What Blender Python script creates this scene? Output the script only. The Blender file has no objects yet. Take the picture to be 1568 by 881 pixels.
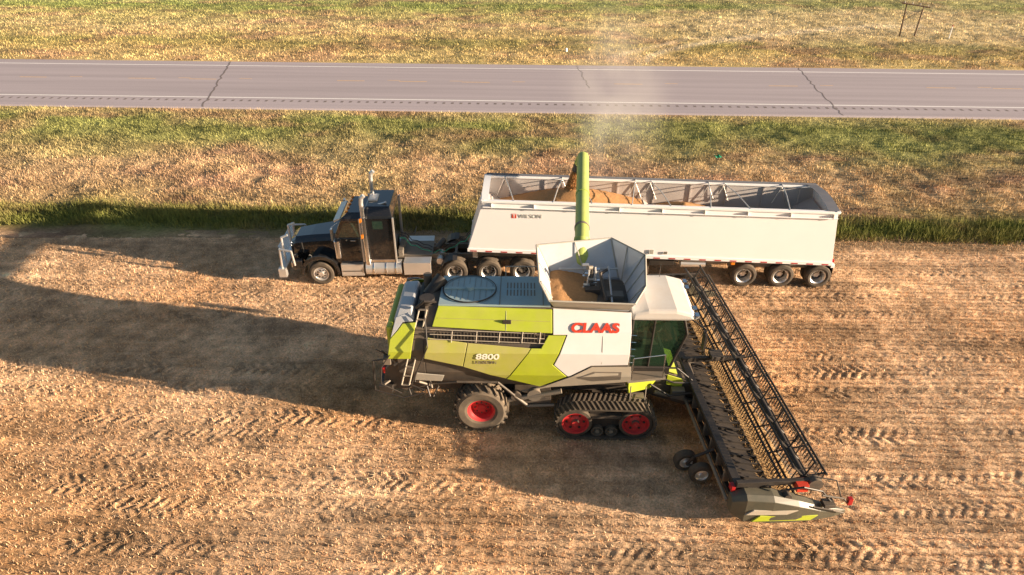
import bpy, bmesh, math, random
import numpy as np
from mathutils import Vector, Matrix
random.seed(7); rng=np.random.default_rng(7)
R=math.radians
scn=bpy.context.scene
COL=scn.collection

# ------------------------------------------------------------------ materials
def mk(name,col,rough=.5,metal=0.,var=.15,dust=0.,scale=2.5,bump=0.,coat=0.,dustcol=(.50,.37,.24),spec=.5,bscale=40):
    m=bpy.data.materials.new(name); m.use_nodes=True
    nt=m.node_tree; N=nt.nodes; L=nt.links
    b=N['Principled BSDF']
    geo=N.new('ShaderNodeNewGeometry')
    n1=N.new('ShaderNodeTexNoise'); n1.inputs['Scale'].default_value=scale; n1.inputs['Detail'].default_value=6
    L.new(geo.outputs['Position'],n1.inputs['Vector'])
    mx=N.new('ShaderNodeMix'); mx.data_type='RGBA'
    mx.inputs[6].default_value=(*[c*(1-var) for c in col],1); mx.inputs[7].default_value=(*[min(1,c*(1+var)) for c in col],1)
    L.new(n1.outputs['Fac'],mx.inputs[0])
    out=mx.outputs[2]
    if dust>0:
        n2=N.new('ShaderNodeTexNoise'); n2.inputs['Scale'].default_value=scale*.6+.4; n2.inputs['Detail'].default_value=8; n2.inputs['Roughness'].default_value=.65
        L.new(geo.outputs['Position'],n2.inputs['Vector'])
        sx=N.new('ShaderNodeSeparateXYZ'); L.new(geo.outputs['Normal'],sx.inputs[0])
        ma=N.new('ShaderNodeMath'); ma.operation='MULTIPLY_ADD'; ma.inputs[1].default_value=.35; ma.inputs[2].default_value=.65
        L.new(sx.outputs['Z'],ma.inputs[0])
        mr=N.new('ShaderNodeMapRange'); mr.inputs[1].default_value=.3; mr.inputs[2].default_value=.7; mr.inputs[3].default_value=.25*dust; mr.inputs[4].default_value=dust
        L.new(n2.outputs['Fac'],mr.inputs[0])
        mu=N.new('ShaderNodeMath'); mu.operation='MULTIPLY'; mu.use_clamp=True
        L.new(mr.outputs[0],mu.inputs[0]); L.new(ma.outputs[0],mu.inputs[1])
        m2=N.new('ShaderNodeMix'); m2.data_type='RGBA'; L.new(mu.outputs[0],m2.inputs[0]); L.new(out,m2.inputs[6]); m2.inputs[7].default_value=(*dustcol,1)
        out=m2.outputs[2]
        r2=N.new('ShaderNodeMapRange'); r2.inputs[3].default_value=rough; r2.inputs[4].default_value=min(1,rough+.6)
        L.new(mu.outputs[0],r2.inputs[0]); L.new(r2.outputs[0],b.inputs['Roughness'])
    else: b.inputs['Roughness'].default_value=rough
    L.new(out,b.inputs['Base Color'])
    b.inputs['Metallic'].default_value=metal; b.inputs['Coat Weight'].default_value=coat
    b.inputs['Specular IOR Level'].default_value=spec
    if bump>0:
        n3=N.new('ShaderNodeTexNoise'); n3.inputs['Scale'].default_value=bscale; n3.inputs['Detail'].default_value=5
        L.new(geo.outputs['Position'],n3.inputs['Vector'])
        bp=N.new('ShaderNodeBump'); bp.inputs['Strength'].default_value=bump; bp.inputs['Distance'].default_value=.03
        L.new(n3.outputs['Fac'],bp.inputs['Height']); L.new(bp.outputs[0],b.inputs['Normal'])
    return m
M={}
M['lime']=mk('lime_paint',(.41,.50,.015),.36,dust=.24,coat=.25)
M['pipe']=mk('auger_pipe_paint',(.34,.47,.08),.4,dust=.35)
M['olive']=mk('dusty_lime_paint',(.38,.40,.04),.5,dust=.68,dustcol=(.46,.38,.24))
M['white']=mk('white_paint',(.76,.76,.76),.4,var=.05,dust=.18)
M['roofw']=mk('cab_roof_white',(.64,.63,.61),.4,var=.06,dust=.35)
M['whitetr']=mk('trailer_white',(.87,.87,.88),.35,var=.03,dust=.05,scale=.8)
M['tankgrey']=mk('tank_sheet_metal',(.52,.57,.63),.38,metal=.3,dust=.4)
M['deck']=mk('engine_deck',(.36,.52,.56),.3,metal=.2,dust=.3)  # teal in the base colour paints in the sky's reflection on the deck
M['beige']=mk('dusty_grey_panel',(.42,.385,.32),.55,dust=.4)
M['dark']=mk('dark_machinery',(.026,.026,.028),.55,dust=.30)
M['black']=mk('black_plastic',(.014,.014,.016),.45,dust=.10)
M['frame']=mk('grey_frame_steel',(.16,.15,.135),.5,metal=.3,dust=.4)
M['rubber']=mk('tyre_rubber',(.020,.019,.018),.85,dust=.28,scale=6)
M['rubberd']=mk('dusty_tyre_rubber',(.05,.045,.038),.9,dust=.42,scale=4)
M['red']=mk('red_rim_paint',(.52,.010,.022),.4,dust=.15)
M['redtxt']=mk('red_decal',(.60,.05,.02),.5,var=.03)
M['wtxt']=mk('pale_decal',(.82,.80,.68),.5)
M['chrome']=mk('chrome',(.84,.84,.84),.18,metal=1.,dust=.05)
M['alu']=mk('aluminium',(.76,.75,.73),.34,metal=.75,dust=.2)
M['truckblk']=mk('black_truck_paint',(.007,.008,.010),.10,coat=1.,dust=.02)
M['grain']=mk('grain',(.44,.23,.09),.9,var=.3,scale=12,bump=.6)
M['straw']=mk('chaff_straw',(.40,.26,.12),.9,var=.45,scale=9,bump=.8)
M['orange']=mk('amber_lamp',(.75,.25,.02),.3)
M['redlamp']=mk('red_lamp',(.40,.02,.02),.3)
M['interior']=mk('trailer_inner',(.50,.50,.51),.5,metal=.15,dust=.6,scale=.7,dustcol=(.44,.28,.17))
M['wood']=mk('weathered_wood',(.14,.09,.06),.9,bump=.5)
M['green_l']=mk('green_litter',(.02,.30,.18),.5)
M['tarp']=mk('tarp_fabric',(.09,.11,.15),.8,dust=.15)
M['ltgrey']=mk('light_grey_plastic',(.38,.38,.34),.5,dust=.35)
M['divider']=mk('divider_shell',(.06,.065,.05),.4,dust=.16)
M['seat']=mk('seat_fabric',(.05,.05,.055),.9)
M['glass']=mk('dark_glass',(.02,.04,.03),.05,spec=.9,coat=.6)
def cabglass():
    m=bpy.data.materials.new('cab_glazing'); m.use_nodes=True; nt=m.node_tree;N=nt.nodes;L=nt.links
    b=N['Principled BSDF']; b.inputs['Base Color'].default_value=(.03,.07,.04,1); b.inputs['Roughness'].default_value=.04; b.inputs['Specular IOR Level'].default_value=1.
    t=N.new('ShaderNodeBsdfTransparent'); t.inputs[0].default_value=(.58,.76,.62,1)
    x=N.new('ShaderNodeMixShader'); x.inputs[0].default_value=.45
    L.new(t.outputs[0],x.inputs[1]); L.new(b.outputs[0],x.inputs[2]); L.new(x.outputs[0],N['Material Output'].inputs[0]); return m
M['cabglass']=cabglass()

# ------------------------------------------------------------------ mesh builder
class MB:
    def __init__(s): s.v=[];s.f=[];s.m=[];s.sm=[];s.mats=[]
    def mi(s,m):
        if m not in s.mats: s.mats.append(m)
        return s.mats.index(m)
    def add(s,vs,fs,m,smooth=False):
        o=len(s.v); s.v+= [tuple(p) for p in vs]; k=s.mi(m)
        for f in fs: s.f.append([i+o for i in f]); s.m.append(k); s.sm.append(smooth)
    def hexa(s,p,m):
        s.add(p,[(0,1,2,3),(4,7,6,5),(0,4,5,1),(1,5,6,2),(2,6,7,3),(3,7,4,0)],m)
    def box(s,x0,x1,y0,y1,z0,z1,m):
        s.hexa([(x0,y0,z0),(x1,y0,z0),(x1,y1,z0),(x0,y1,z0),(x0,y0,z1),(x1,y0,z1),(x1,y1,z1),(x0,y1,z1)],m)
    def prism(s,poly,y0,y1,m,y0f=None):
        n=len(poly)
        vs=[(x,y0,z) for x,z in poly]+[(x,y1,z) for x,z in poly]
        fs=[tuple(range(n)),tuple(range(2*n-1,n-1,-1))]+[(i,(i+1)%n,n+(i+1)%n,n+i) for i in range(n)]
        s.add(vs,fs,m)
    def cyl(s,p0,p1,r,m,r1=None,n=12,caps=True):
        p0=Vector(p0);p1=Vector(p1); d=(p1-p0)
        if d.length<1e-6: return
        d.normalize(); a=d.orthogonal().normalized(); b=d.cross(a)
        r1=r if r1 is None else r1
        c=[(math.cos(2*math.pi*i/n),math.sin(2*math.pi*i/n)) for i in range(n)]
        A=[p0+(a*x+b*y)*r for x,y in c]; B=[p1+(a*x+b*y)*r1 for x,y in c]
        s.add(A+B,[(i,(i+1)%n,n+(i+1)%n,n+i) for i in range(n)],m,n>5)
        if caps:
            s.add(A,[tuple(range(n))],m); s.add(B,[tuple(range(n))],m)
    def tube(s,pts,r,m,n=8):
        for a,b in zip(pts[:-1],pts[1:]): s.cyl(a,b,r,m,n=n)
    def lathe(s,c,prof,n=32,sgn=1):
        cs=[(math.cos(2*math.pi*i/n),math.sin(2*math.pi*i/n)) for i in range(n)]
        for (r0,y0,m),(r1,y1,_) in zip(prof[:-1],prof[1:]):
            A=[(c[0]+r0*x,c[1]+sgn*y0,c[2]+r0*z) for x,z in cs]; B=[(c[0]+r1*x,c[1]+sgn*y1,c[2]+r1*z) for x,z in cs]
            s.add(A+B,[(i,(i+1)%n,n+(i+1)%n,n+i) for i in range(n)],m,True)
    def obj(s,name,parent=None,org=(0,0,0),bevel=0.):
        me=bpy.data.meshes.new(name)
        me.from_pydata([(x-org[0],y-org[1],z-org[2]) for x,y,z in s.v],[],s.f)
        for m in s.mats: me.materials.append(M[m])
        me.polygons.foreach_set('material_index',s.m); me.polygons.foreach_set('use_smooth',s.sm)
        bm=bmesh.new(); bm.from_mesh(me); bmesh.ops.recalc_face_normals(bm,faces=bm.faces); bm.to_mesh(me); bm.free()
        o=bpy.data.objects.new(name,me); COL.objects.link(o)
        if parent: o.parent=parent
        if bevel>0:
            b=o.modifiers.new('bevel','BEVEL'); b.width=bevel; b.segments=2; b.limit_method='ANGLE'; b.angle_limit=R(40)
        return o
def empty(name,loc,rotz=0,parent=None):
    e=bpy.data.objects.new(name,None); COL.objects.link(e); e.location=loc; e.rotation_euler=(0,0,rotz)
    if parent: e.parent=parent
    return e
def text(name,body,size,loc,mat,parent,shear=0,off=.0,rx=90,sx=1.):
    c=bpy.data.curves.new(name,'FONT'); c.body=body; c.size=size; c.extrude=.004; c.shear=shear; c.offset=off; c.align_x='LEFT'
    c.materials.append(M[mat]); o=bpy.data.objects.new(name,c); COL.objects.link(o)
    o.parent=parent; o.location=loc; o.rotation_euler=(R(rx),0,0); o.scale=(sx,1,1)
    return o

# ------------------------------------------------------------------ noise
NG={}
def vnoise(x,y,sc,seed):
    if seed not in NG: NG[seed]=np.random.default_rng(seed).random((256,256))
    g=NG[seed]
    x=x*sc+1000.3; y=y*sc+1000.7
    xi=np.floor(x).astype(int); yi=np.floor(y).astype(int); fx=x-xi; fy=y-yi
    fx=fx*fx*(3-2*fx); fy=fy*fy*(3-2*fy)
    a=g[xi%256,yi%256];b=g[(xi+1)%256,yi%256];c=g[xi%256,(yi+1)%256];d=g[(xi+1)%256,(yi+1)%256]
    return (a*(1-fx)+b*fx)*(1-fy)+(c*(1-fx)+d*fx)*fy
def fbm(x,y,sc,seed,o=4):
    t=0;a=1;s=0
    for i in range(o): t=t+a*vnoise(x,y,sc*2**i,seed+i); s+=a; a*=.5
    return t/s
SL=.0437
def field_h(x,y):
    h=(fbm(x,y,.35,11,3)-.5)*.08+(fbm(x,y,4.,21,3)-.5)*.045
    tread=np.zeros_like(x)
    h+=.010*np.sin(2*np.pi*(y+.02*x+.05*np.sin(x*.4))/.38)*np.clip(fbm(x,y,.4,27,2)*2-.2,0,1)
    for (y0,sl,hw,xa,xb,dep,sp,dr) in TR:
        yy=y0+sl*x+.12*np.sin(x*.19+y0*3)+(vnoise(x,y*0,.5,int(y0*5)+9)-.5)*.14
        d=y-yy; ad=np.abs(d)
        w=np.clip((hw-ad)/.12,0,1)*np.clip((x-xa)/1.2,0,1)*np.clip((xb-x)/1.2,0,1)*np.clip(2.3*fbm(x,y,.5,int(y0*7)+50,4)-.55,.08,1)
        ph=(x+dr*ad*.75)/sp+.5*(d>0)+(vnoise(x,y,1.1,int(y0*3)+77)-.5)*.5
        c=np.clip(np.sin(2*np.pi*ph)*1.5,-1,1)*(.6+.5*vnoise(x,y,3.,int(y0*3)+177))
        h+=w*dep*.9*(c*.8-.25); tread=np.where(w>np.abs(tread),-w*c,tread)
    return h,tread
TR=[(11.3,-.004,.40,-30,40,.024,.34,1),(10.5,.006,.36,-30,40,.018,.33,-1),(13.35,-.004,.42,-30,1,.030,.34,1),(12.6,-.004,.40,-30,-1,.026,.31,-1),(13.6,.0,.36,7.5,40,.022,.34,-1),(12.3,.004,.36,6.5,40,.02,.30,1),
    (16.1,0,.42,-30,-2.3,.036,.36,1),(15.25,0.002,.38,-30,-4,.022,.31,-1),(14.3,0.004,.36,-30,-4,.018,.34,-1),(15.5,-.01,.42,7.8,40,.030,.35,-1),(18.3,0,.40,5,15.5,.042,.34,1),(18.6,0,.36,-26,-4,.026,.36,1),(17.5,0,.36,-30,-5,.02,.32,-1),
    (21.6,-.01,.34,-30,8,.026,.33,1),(22.5,-.01,.34,-30,-2,.02,.30,-1),(23.3,-.01,.34,-30,30,.020,.33,-1),(25.3,-.012,.32,10,40,.022,.34,1),(24.2,-.012,.32,-30,40,.016,.30,1),
    (20.2,-.01,.34,9,40,.022,.33,-1),(21.9,.01,.34,9,40,.018,.30,1),(26.6,-.02,.3,13,40,.018,.3,1),(9.6,0,.4,-30,30,.024,.34,1),(17.2,.01,.34,8,40,.018,.33,-1),(19.3,.0,.34,9,40,.018,.30,1)]

def attr_mat(name,rough=.95,noise=8,amt=.35,bump=.5):
    m=bpy.data.materials.new(name); m.use_nodes=True; nt=m.node_tree;N=nt.nodes;L=nt.links;b=N['Principled BSDF']
    b.inputs['Roughness'].default_value=rough; b.inputs['Specular IOR Level'].default_value=.1
    at=N.new('ShaderNodeAttribute'); at.attribute_name='tint'
    geo=N.new('ShaderNodeNewGeometry')
    n=N.new('ShaderNodeTexNoise'); n.inputs['Scale'].default_value=noise; n.inputs['Detail'].default_value=8; n.inputs['Roughness'].default_value=.7
    L.new(geo.outputs['Position'],n.inputs['Vector'])
    mr=N.new('ShaderNodeMapRange'); mr.inputs[1].default_value=.3; mr.inputs[2].default_value=.7; mr.inputs[3].default_value=1-amt; mr.inputs[4].default_value=1+amt
    L.new(n.outputs['Fac'],mr.inputs[0])
    vm=N.new('ShaderNodeVectorMath'); vm.operation='SCALE'; L.new(at.outputs['Color'],vm.inputs[0]); L.new(mr.outputs[0],vm.inputs['Scale'])
    L.new(vm.outputs[0],b.inputs['Base Color'])
    if bump>0:
        bp=N.new('ShaderNodeBump'); bp.inputs['Strength'].default_value=bump; bp.inputs['Distance'].default_value=.05
        L.new(n.outputs['Fac'],bp.inputs['Height']); L.new(bp.outputs[0],b.inputs['Normal'])
    return m
def grid(name,xs,ys,hfun,cfun,mat):
    X,Y=np.meshgrid(xs,ys); nx=len(xs);ny=len(ys)
    H,C=hfun(X,Y); c=np.clip(cfun(X,Y,C),0,.9)
    co=np.stack([X,Y,H],-1).reshape(-1,3).astype(np.float32)
    i=np.arange(nx*ny).reshape(ny,nx)
    q=np.stack([i[:-1,:-1],i[:-1,1:],i[1:,1:],i[1:,:-1]],-1).reshape(-1,4)
    me=bpy.data.meshes.new(name); me.vertices.add(len(co)); me.vertices.foreach_set('co',co.ravel())
    me.loops.add(q.size); me.loops.foreach_set('vertex_index',q.ravel().astype(np.int32))
    me.polygons.add(len(q)); me.polygons.foreach_set('loop_start',np.arange(0,q.size,4,dtype=np.int32)); me.polygons.foreach_set('loop_total',np.full(len(q),4,dtype=np.int32))
    me.polygons.foreach_set('use_smooth',np.ones(len(q),dtype=bool))
    me.update(calc_edges=True)
    a=me.color_attributes.new('tint','FLOAT_COLOR','POINT'); a.data.foreach_set('color',np.concatenate([c.reshape(-1,3),np.ones((nx*ny,1))],1).astype(np.float32).ravel())
    me.materials.append(mat); o=bpy.data.objects.new(name,me); COL.objects.link(o); return o
def blades(name,P,h,w,lean,tint,mat):
    n=len(P); th=rng.random(n)*2*np.pi; la=rng.random(n)*2*np.pi
    dx=np.cos(th)*w*.5; dy=np.sin(th)*w*.5
    z=P[:,2]
    a=np.stack([P[:,0]-dx,P[:,1]-dy,z-.01],1); b=np.stack([P[:,0]+dx,P[:,1]+dy,z-.01],1)
    c=np.stack([P[:,0]+np.cos(la)*lean*h,P[:,1]+np.sin(la)*lean*h,z+h*np.sqrt(np.maximum(.02,1-lean**2))],1)
    co=np.stack([a,b,c],1).reshape(-1,3).astype(np.float32)
    me=bpy.data.meshes.new(name); me.vertices.add(3*n); me.vertices.foreach_set('co',co.ravel())
    me.loops.add(3*n); me.loops.foreach_set('vertex_index',np.arange(3*n,dtype=np.int32))
    me.polygons.add(n); me.polygons.foreach_set('loop_start',np.arange(0,3*n,3,dtype=np.int32)); me.polygons.foreach_set('loop_total',np.full(n,3,dtype=np.int32))
    me.update(calc_edges=True)
    t=np.repeat(np.clip(tint,0,.9),3,axis=0); at=me.color_attributes.new('tint','FLOAT_COLOR','POINT')
    at.data.foreach_set('color',np.concatenate([t,np.ones((3*n,1))],1).astype(np.float32).ravel())
    me.materials.append(mat); o=bpy.data.objects.new(name,me); COL.objects.link(o); return o

# ------------------------------------------------------------------ ground colours
ZD=[27.6,28.6,29.5,30.6,32.2,35,38,40,42,44.5,46.4,47.2,60,63,66,68.5,71,76,82,88,93,100,130,400]
ZC=np.array([(.36,.25,.14),(.20,.18,.06),(.15,.17,.045),(.30,.25,.09),(.48,.34,.18),(.50,.34,.19),(.50,.36,.20),(.42,.33,.16),(.28,.27,.10),(.25,.26,.085),(.42,.34,.16),(.54,.42,.24),
 (.58,.44,.20),(.56,.41,.19),(.45,.35,.14),(.34,.29,.11),(.55,.42,.19),(.56,.44,.22),(.45,.39,.16),(.25,.29,.09),(.44,.40,.18),(.4,.36,.16),(.30,.29,.11),(.26,.26,.12)])
def zone(x,y):
    D=y+SL*x+ (fbm(x,y,.12,31,4)-.5)*6*np.clip((np.abs(y+SL*x-53.5)-6.5)/4,0,1)*np.clip((y+SL*x-28)/3,0,1)
    c=np.stack([np.interp(D,ZD,ZC[:,k]) for k in range(3)],-1)
    p=np.clip((fbm(x*.5,y,.5,41,4)-.5)*5,0,1)[...,None]; c=c*(1-.55*p)+np.array([.36,.20,.14])*.55*p
    g=np.clip((fbm(x,y,.18,47,4)-.52)*6,0,1)[...,None]; c=c*(1-.32*g)+np.array([.22,.24,.08])*.32*g
    m=np.clip(1.25-((x-40)/30)**2-((y-77-.02*x)/11)**2+(fbm(x,y,.15,55)-.5)*.8,0,1)*(y>63-SL*x)
    c=c*(1-.75*m[...,None])+np.array([.62,.49,.28])*.75*m[...,None]
    tr=np.abs(y-(62+.0*x+14*np.clip((x-12)/24,0,1)**.6))
    t=np.exp(-(tr/.9)**2)*(x>12)*(x<44)*.7; c=c*(1-t[...,None])+np.array([.74,.60,.40])*t[...,None]
    tr2=np.abs(y-(62+9*np.clip((x-8)/10,0,1)-.0*x)); t=np.exp(-(tr2/.6)**2)*(x>9)*(x<22)*.5; c=c*(1-t[...,None])+np.array([.72,.58,.38])*t[...,None]
    c=c*(.50+1.0*fbm(x*.6,y,1.2,61,3))[...,None]
    c=c*(.80+.40*fbm(x*.07,y,1.1,67,3))[...,None]
    return c
def h_far(x,y):
    D=y+SL*x
    h=(fbm(x,y,.3,71,4)-.5)*.25+(fbm(x,y,1.8,75,2)-.5)*.20
    e=np.clip((np.abs(D-53.5)-6.7)/1.5,0,1)*np.clip((y-27.8)/1.0,0,1)
    return h*e-.03*(1-e)*(np.abs(D-53.5)<8.5), None
mg=attr_mat('grassland_soil',noise=7,amt=.4,bump=.9)
mf=attr_mat('stubble_soil',noise=14,amt=.5,bump=.8)
def straw_mod(x,y):
    return (.52+.96*fbm(x*.08,y+.02*x,1.9,83,4))*(.70+.60*fbm(x,y,.6,84,3))
def fcol(x,y,t):
    n=fbm(x,y,.25,81,4)[...,None]; n2=fbm(x,y,3.,85,3)[...,None]
    c=np.array([.66,.46,.29])*(1-n)+np.array([.55,.335,.18])*n
    orr=np.clip((fbm(x,y,.12,88,3)-.38)*4,0,1)[...,None]*np.clip((21-y)/4,0,1)[...,None]
    c=c*(1-.55*orr)+np.array([.56,.29,.11])*.55*orr
    c=c*(.42+1.1*n2)*straw_mod(x,y)[...,None]
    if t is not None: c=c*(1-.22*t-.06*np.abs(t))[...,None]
    e=np.clip((y+SL*x-27.6+(fbm(x,y,.8,91)-.5)*1.2)/.5,0,1)[...,None]
    return c*(1-e)+np.array([.27,.19,.11])*e
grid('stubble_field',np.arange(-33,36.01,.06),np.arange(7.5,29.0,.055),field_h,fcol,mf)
grid('grass_verge',np.arange(-90,110.1,.4),np.concatenate([np.arange(28.2,50,.3),np.arange(50,160,.5)]),lambda x,y:(h_far(x,y)[0]-.004,None),lambda x,y,t:zone(x,y),mg)
def farsheet():
    xs=np.concatenate([np.linspace(-2500,-95,12),np.linspace(-88,108,10),np.linspace(115,2500,12)]); ys=np.concatenate([np.linspace(-2500,-50,8),[-20,0,8,27,40],[80,120,155],np.linspace(200,3000,12)])
    def hf(x,y): return np.full_like(x,-.22),None
    def cf(x,y,t):
        c=zone(x,np.maximum(y,100)); f=np.clip((28-y)/2,0,1)[...,None]; return c*(1-f)+np.array([.54,.38,.22])*f
    return grid('ground',xs,ys,hf,cf,mg)
farsheet()

# stubble + grass blades
ms=attr_mat('straw_blades',noise=3,amt=.2,bump=0); mgr=attr_mat('grass_blades',noise=3,amt=.2,bump=0)
n=400000
x=rng.uniform(-31,33,n); y=rng.uniform(8,28.2,n)
k=(np.abs(x)<(y*.80+8)); x=x[k];y=y[k]
rowp=.24; yr=np.round((y+.02*x)/rowp)*rowp-.02*x+rng.normal(0,.028,len(x)); y=np.where(rng.random(len(x))<.72,yr,y)
hh,tt=field_h(x,y); k=(rng.random(len(x))>.15+tt*.55); x=x[k];y=y[k];hh=hh[k]
n=len(x); hb=rng.uniform(.04,.12,n); ln=rng.uniform(0,.7,n); flat=rng.random(n)<.42; ln=np.where(flat,.97,ln); hb=np.where(flat,rng.uniform(.08,.26,n),hb)
ba=np.array([.84,.60,.39]); bb=np.array([.56,.32,.15]); q=np.clip(fbm(x,y,.25,81,4)+rng.normal(0,.3,n),0,1)[:,None]
tint=(ba*(1-q)+bb*q)*np.clip(straw_mod(x,y)*rng.uniform(.7,1.25,n),.25,1.2)[:,None]
blades('stubble_stalks',np.stack([x,y,hh],1),hb,rng.uniform(.012,.034,n),ln,tint,ms)
def grassset(name,n,y0,y1,hmin,hmax,w,xl=1.0,dens=None,tintmul=1.05,green=0):
    x=rng.uniform(-1,1,n); y=rng.uniform(y0,y1,n); x=x*(y*.80*xl+10); y=y-SL*x
    if dens is not None:
        k=rng.random(n)<dens(x,y); x=x[k];y=y[k]
    n=len(x); h,_=h_far(x,y); c=zone(x,y); c=c*rng.uniform(.65,1.45,(n,1))*tintmul
    if green: c=c*(1-green)+np.array([.19,.21,.05])*green*rng.uniform(.6,1.5,(n,1))
    hs=rng.uniform(hmin,hmax,n)*(.3+1.4*fbm(x,y,.8,95,3))
    blades(name,np.stack([x,y,h],1),hs,w*rng.uniform(.6,1.4,n),rng.uniform(.1,.85,n),c,mgr)
grassset('verge_grass',190000,29.0,46.8,.05,.20,.035)
grassset('ditch_grass',60000,28.5,31.0,.16,.52,.035,green=.5,dens=lambda x,y:np.clip(1.5-np.abs(y+SL*x-29.6)/1.2,0,1)*(.2+1.0*fbm(x,y,.5,97,3)))
grassset('far_grass',120000,60.5,98,.06,.24,.06)

# ------------------------------------------------------------------ roads
def roadmat(name,base):
    m=mk(name,base,.85,var=.0); nt=m.node_tree;N=nt.nodes;L=nt.links;b=N['Principled BSDF']
    tc=N.new('ShaderNodeTexCoord'); mp=N.new('ShaderNodeMapping'); mp.inputs['Scale'].default_value=(.03,1.1,1)
    L.new(tc.outputs['Object'],mp.inputs[0]); n=N.new('ShaderNodeTexNoise'); n.inputs['Scale'].default_value=1.; n.inputs['Detail'].default_value=6; L.new(mp.outputs[0],n.inputs[0])
    n2=N.new('ShaderNodeTexNoise'); n2.inputs['Scale'].default_value=18.; n2.inputs['Detail'].default_value=6; L.new(tc.outputs['Object'],n2.inputs[0])
    ad=N.new('ShaderNodeMath'); ad.operation='ADD'; L.new(n.outputs[0],ad.inputs[0]); L.new(n2.outputs[0],ad.inputs[1])
    mr=N.new('ShaderNodeMapRange'); mr.inputs[1].default_value=.7; mr.inputs[2].default_value=1.3; mr.inputs[3].default_value=.80; mr.inputs[4].default_value=1.18; L.new(ad.outputs[0],mr.inputs[0])
    vm=N.new('ShaderNodeVectorMath'); vm.operation='SCALE'; vm.inputs[0].default_value=base; L.new(mr.outputs[0],vm.inputs['Scale']); L.new(vm.outputs[0],b.inputs['Base Color'])
    return m
M['asphalt']=roadmat('asphalt',(.42,.365,.385)); M['asphalt2']=roadmat('asphalt_side',(.34,.30,.3))
M['linew']=mk('road_line_white',(.84,.82,.80),.7,var=.12,scale=6); M['liney']=mk('road_line_yellow',(.66,.44,.24),.7,var=.3,scale=6); M['tar']=mk('crack_sealant',(.20,.165,.155),.8)
ang=-math.atan(SL)
hw=empty('highway',(0,53.5,0),ang)
b=MB(); b.hexa([(-500,-6.9,-.25),(500,-6.9,-.25),(500,6.9,-.25),(-500,6.9,-.25),(-500,-6.4,.05),(500,-6.4,.05),(500,6.4,.05),(-500,6.4,.05)],'asphalt'); b.obj('pavement',hw)
b=MB()
b.box(-500,500,-4.15,-3.97,.051,.054,'linew'); b.box(-500,500,5.0,5.16,.051,.054,'linew')
xx=-200
while xx<200:
    b.box(xx,xx+2.2,.72,.86,.051,.054,'liney'); b.box(xx+4,xx+5,1.0,1.1,.051,.054,'liney'); xx+=random.choice([5,9,12])
b.obj('painted_markings',hw)
b=MB(); xx=-60
while xx<65: b.box(xx,xx+.2,-4.95,-4.6,.051,.053,'tar'); xx+=.62
b.obj('rumble_strip',hw)
b=MB()
def crack(x0,x1,y0,y1,w):
    n=24; pts=[]
    for i in range(n+1):
        t=i/n; pts.append((x0+(x1-x0)*t+random.uniform(-.14,.14),y0+(y1-y0)*t))
    for p,q in zip(pts[:-1],pts[1:]): b.add([(p[0]-w,p[1],.0555),(p[0]+w,p[1],.0555),(q[0]+w,q[1],.0555),(q[0]-w,q[1],.0555)],[(0,1,2,3)],'tar')
crack(-21.8,-24.8,-6.4,6.4,.065); crack(23.0,23.9,-6.4,6.4,.045); crack(6.0,5.3,-.5,6.4,.03); crack(-60,-58,-6.4,6.4,.06)
b.obj('road_cracks',hw)
sr=empty('side_road',(76,92,0),R(-28)); b=MB(); b.box(-60,60,-4,4,-.3,.16,'asphalt2'); b.obj('pavement',sr)

# utility H-frame
up=empty('utility_pole',(39.3,71.6,0)); up.scale=(.86,.86,.86); b=MB()
b.cyl((39.6,73,-.3),(39.5,73.2,3.6),.10,'wood',.07); b.cyl((41.1,72.6,-.3),(41.3,72.8,3.3),.10,'wood',.07)
b.cyl((38.9,73.2,3.55),(42.0,72.7,3.15),.08,'wood'); b.cyl((39.5,73.1,1.6),(41.2,72.7,2.9),.03,'wood')
for i in range(4): b.cyl((39.2+i*.85,73.15-i*.13,3.55-i*.12),(39.2+i*.85,73.15-i*.13,3.8-i*.12),.06,'ltgrey')
b.obj('posts_and_crossarm',up,(40,73,0))
b=MB(); b.cyl((0,0,0),(0,0,1.2),.05,'linew'); b.cyl((0,0,1.2),(0,0,1.3),.07,'redlamp'); o=b.obj('marker_post'); o.location=(43.0,70,0)
b=MB(); b.cyl((0,0,0),(0,0,.22),.12,'linew'); b.cyl((0,0,.22),(0,0,.32),.14,'linew',.05); o=b.obj('survey_marker'); o.location=(5.0,64.9,0)
b=MB()
for i in range(6): b.add([(random.uniform(-.3,.3),random.uniform(-.25,.25),random.uniform(.15,.4)) for _ in range(4)],[(0,1,2,3)],'green_l')
o=b.obj('plastic_litter'); o.location=(11.9,37.6,.1)

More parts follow.
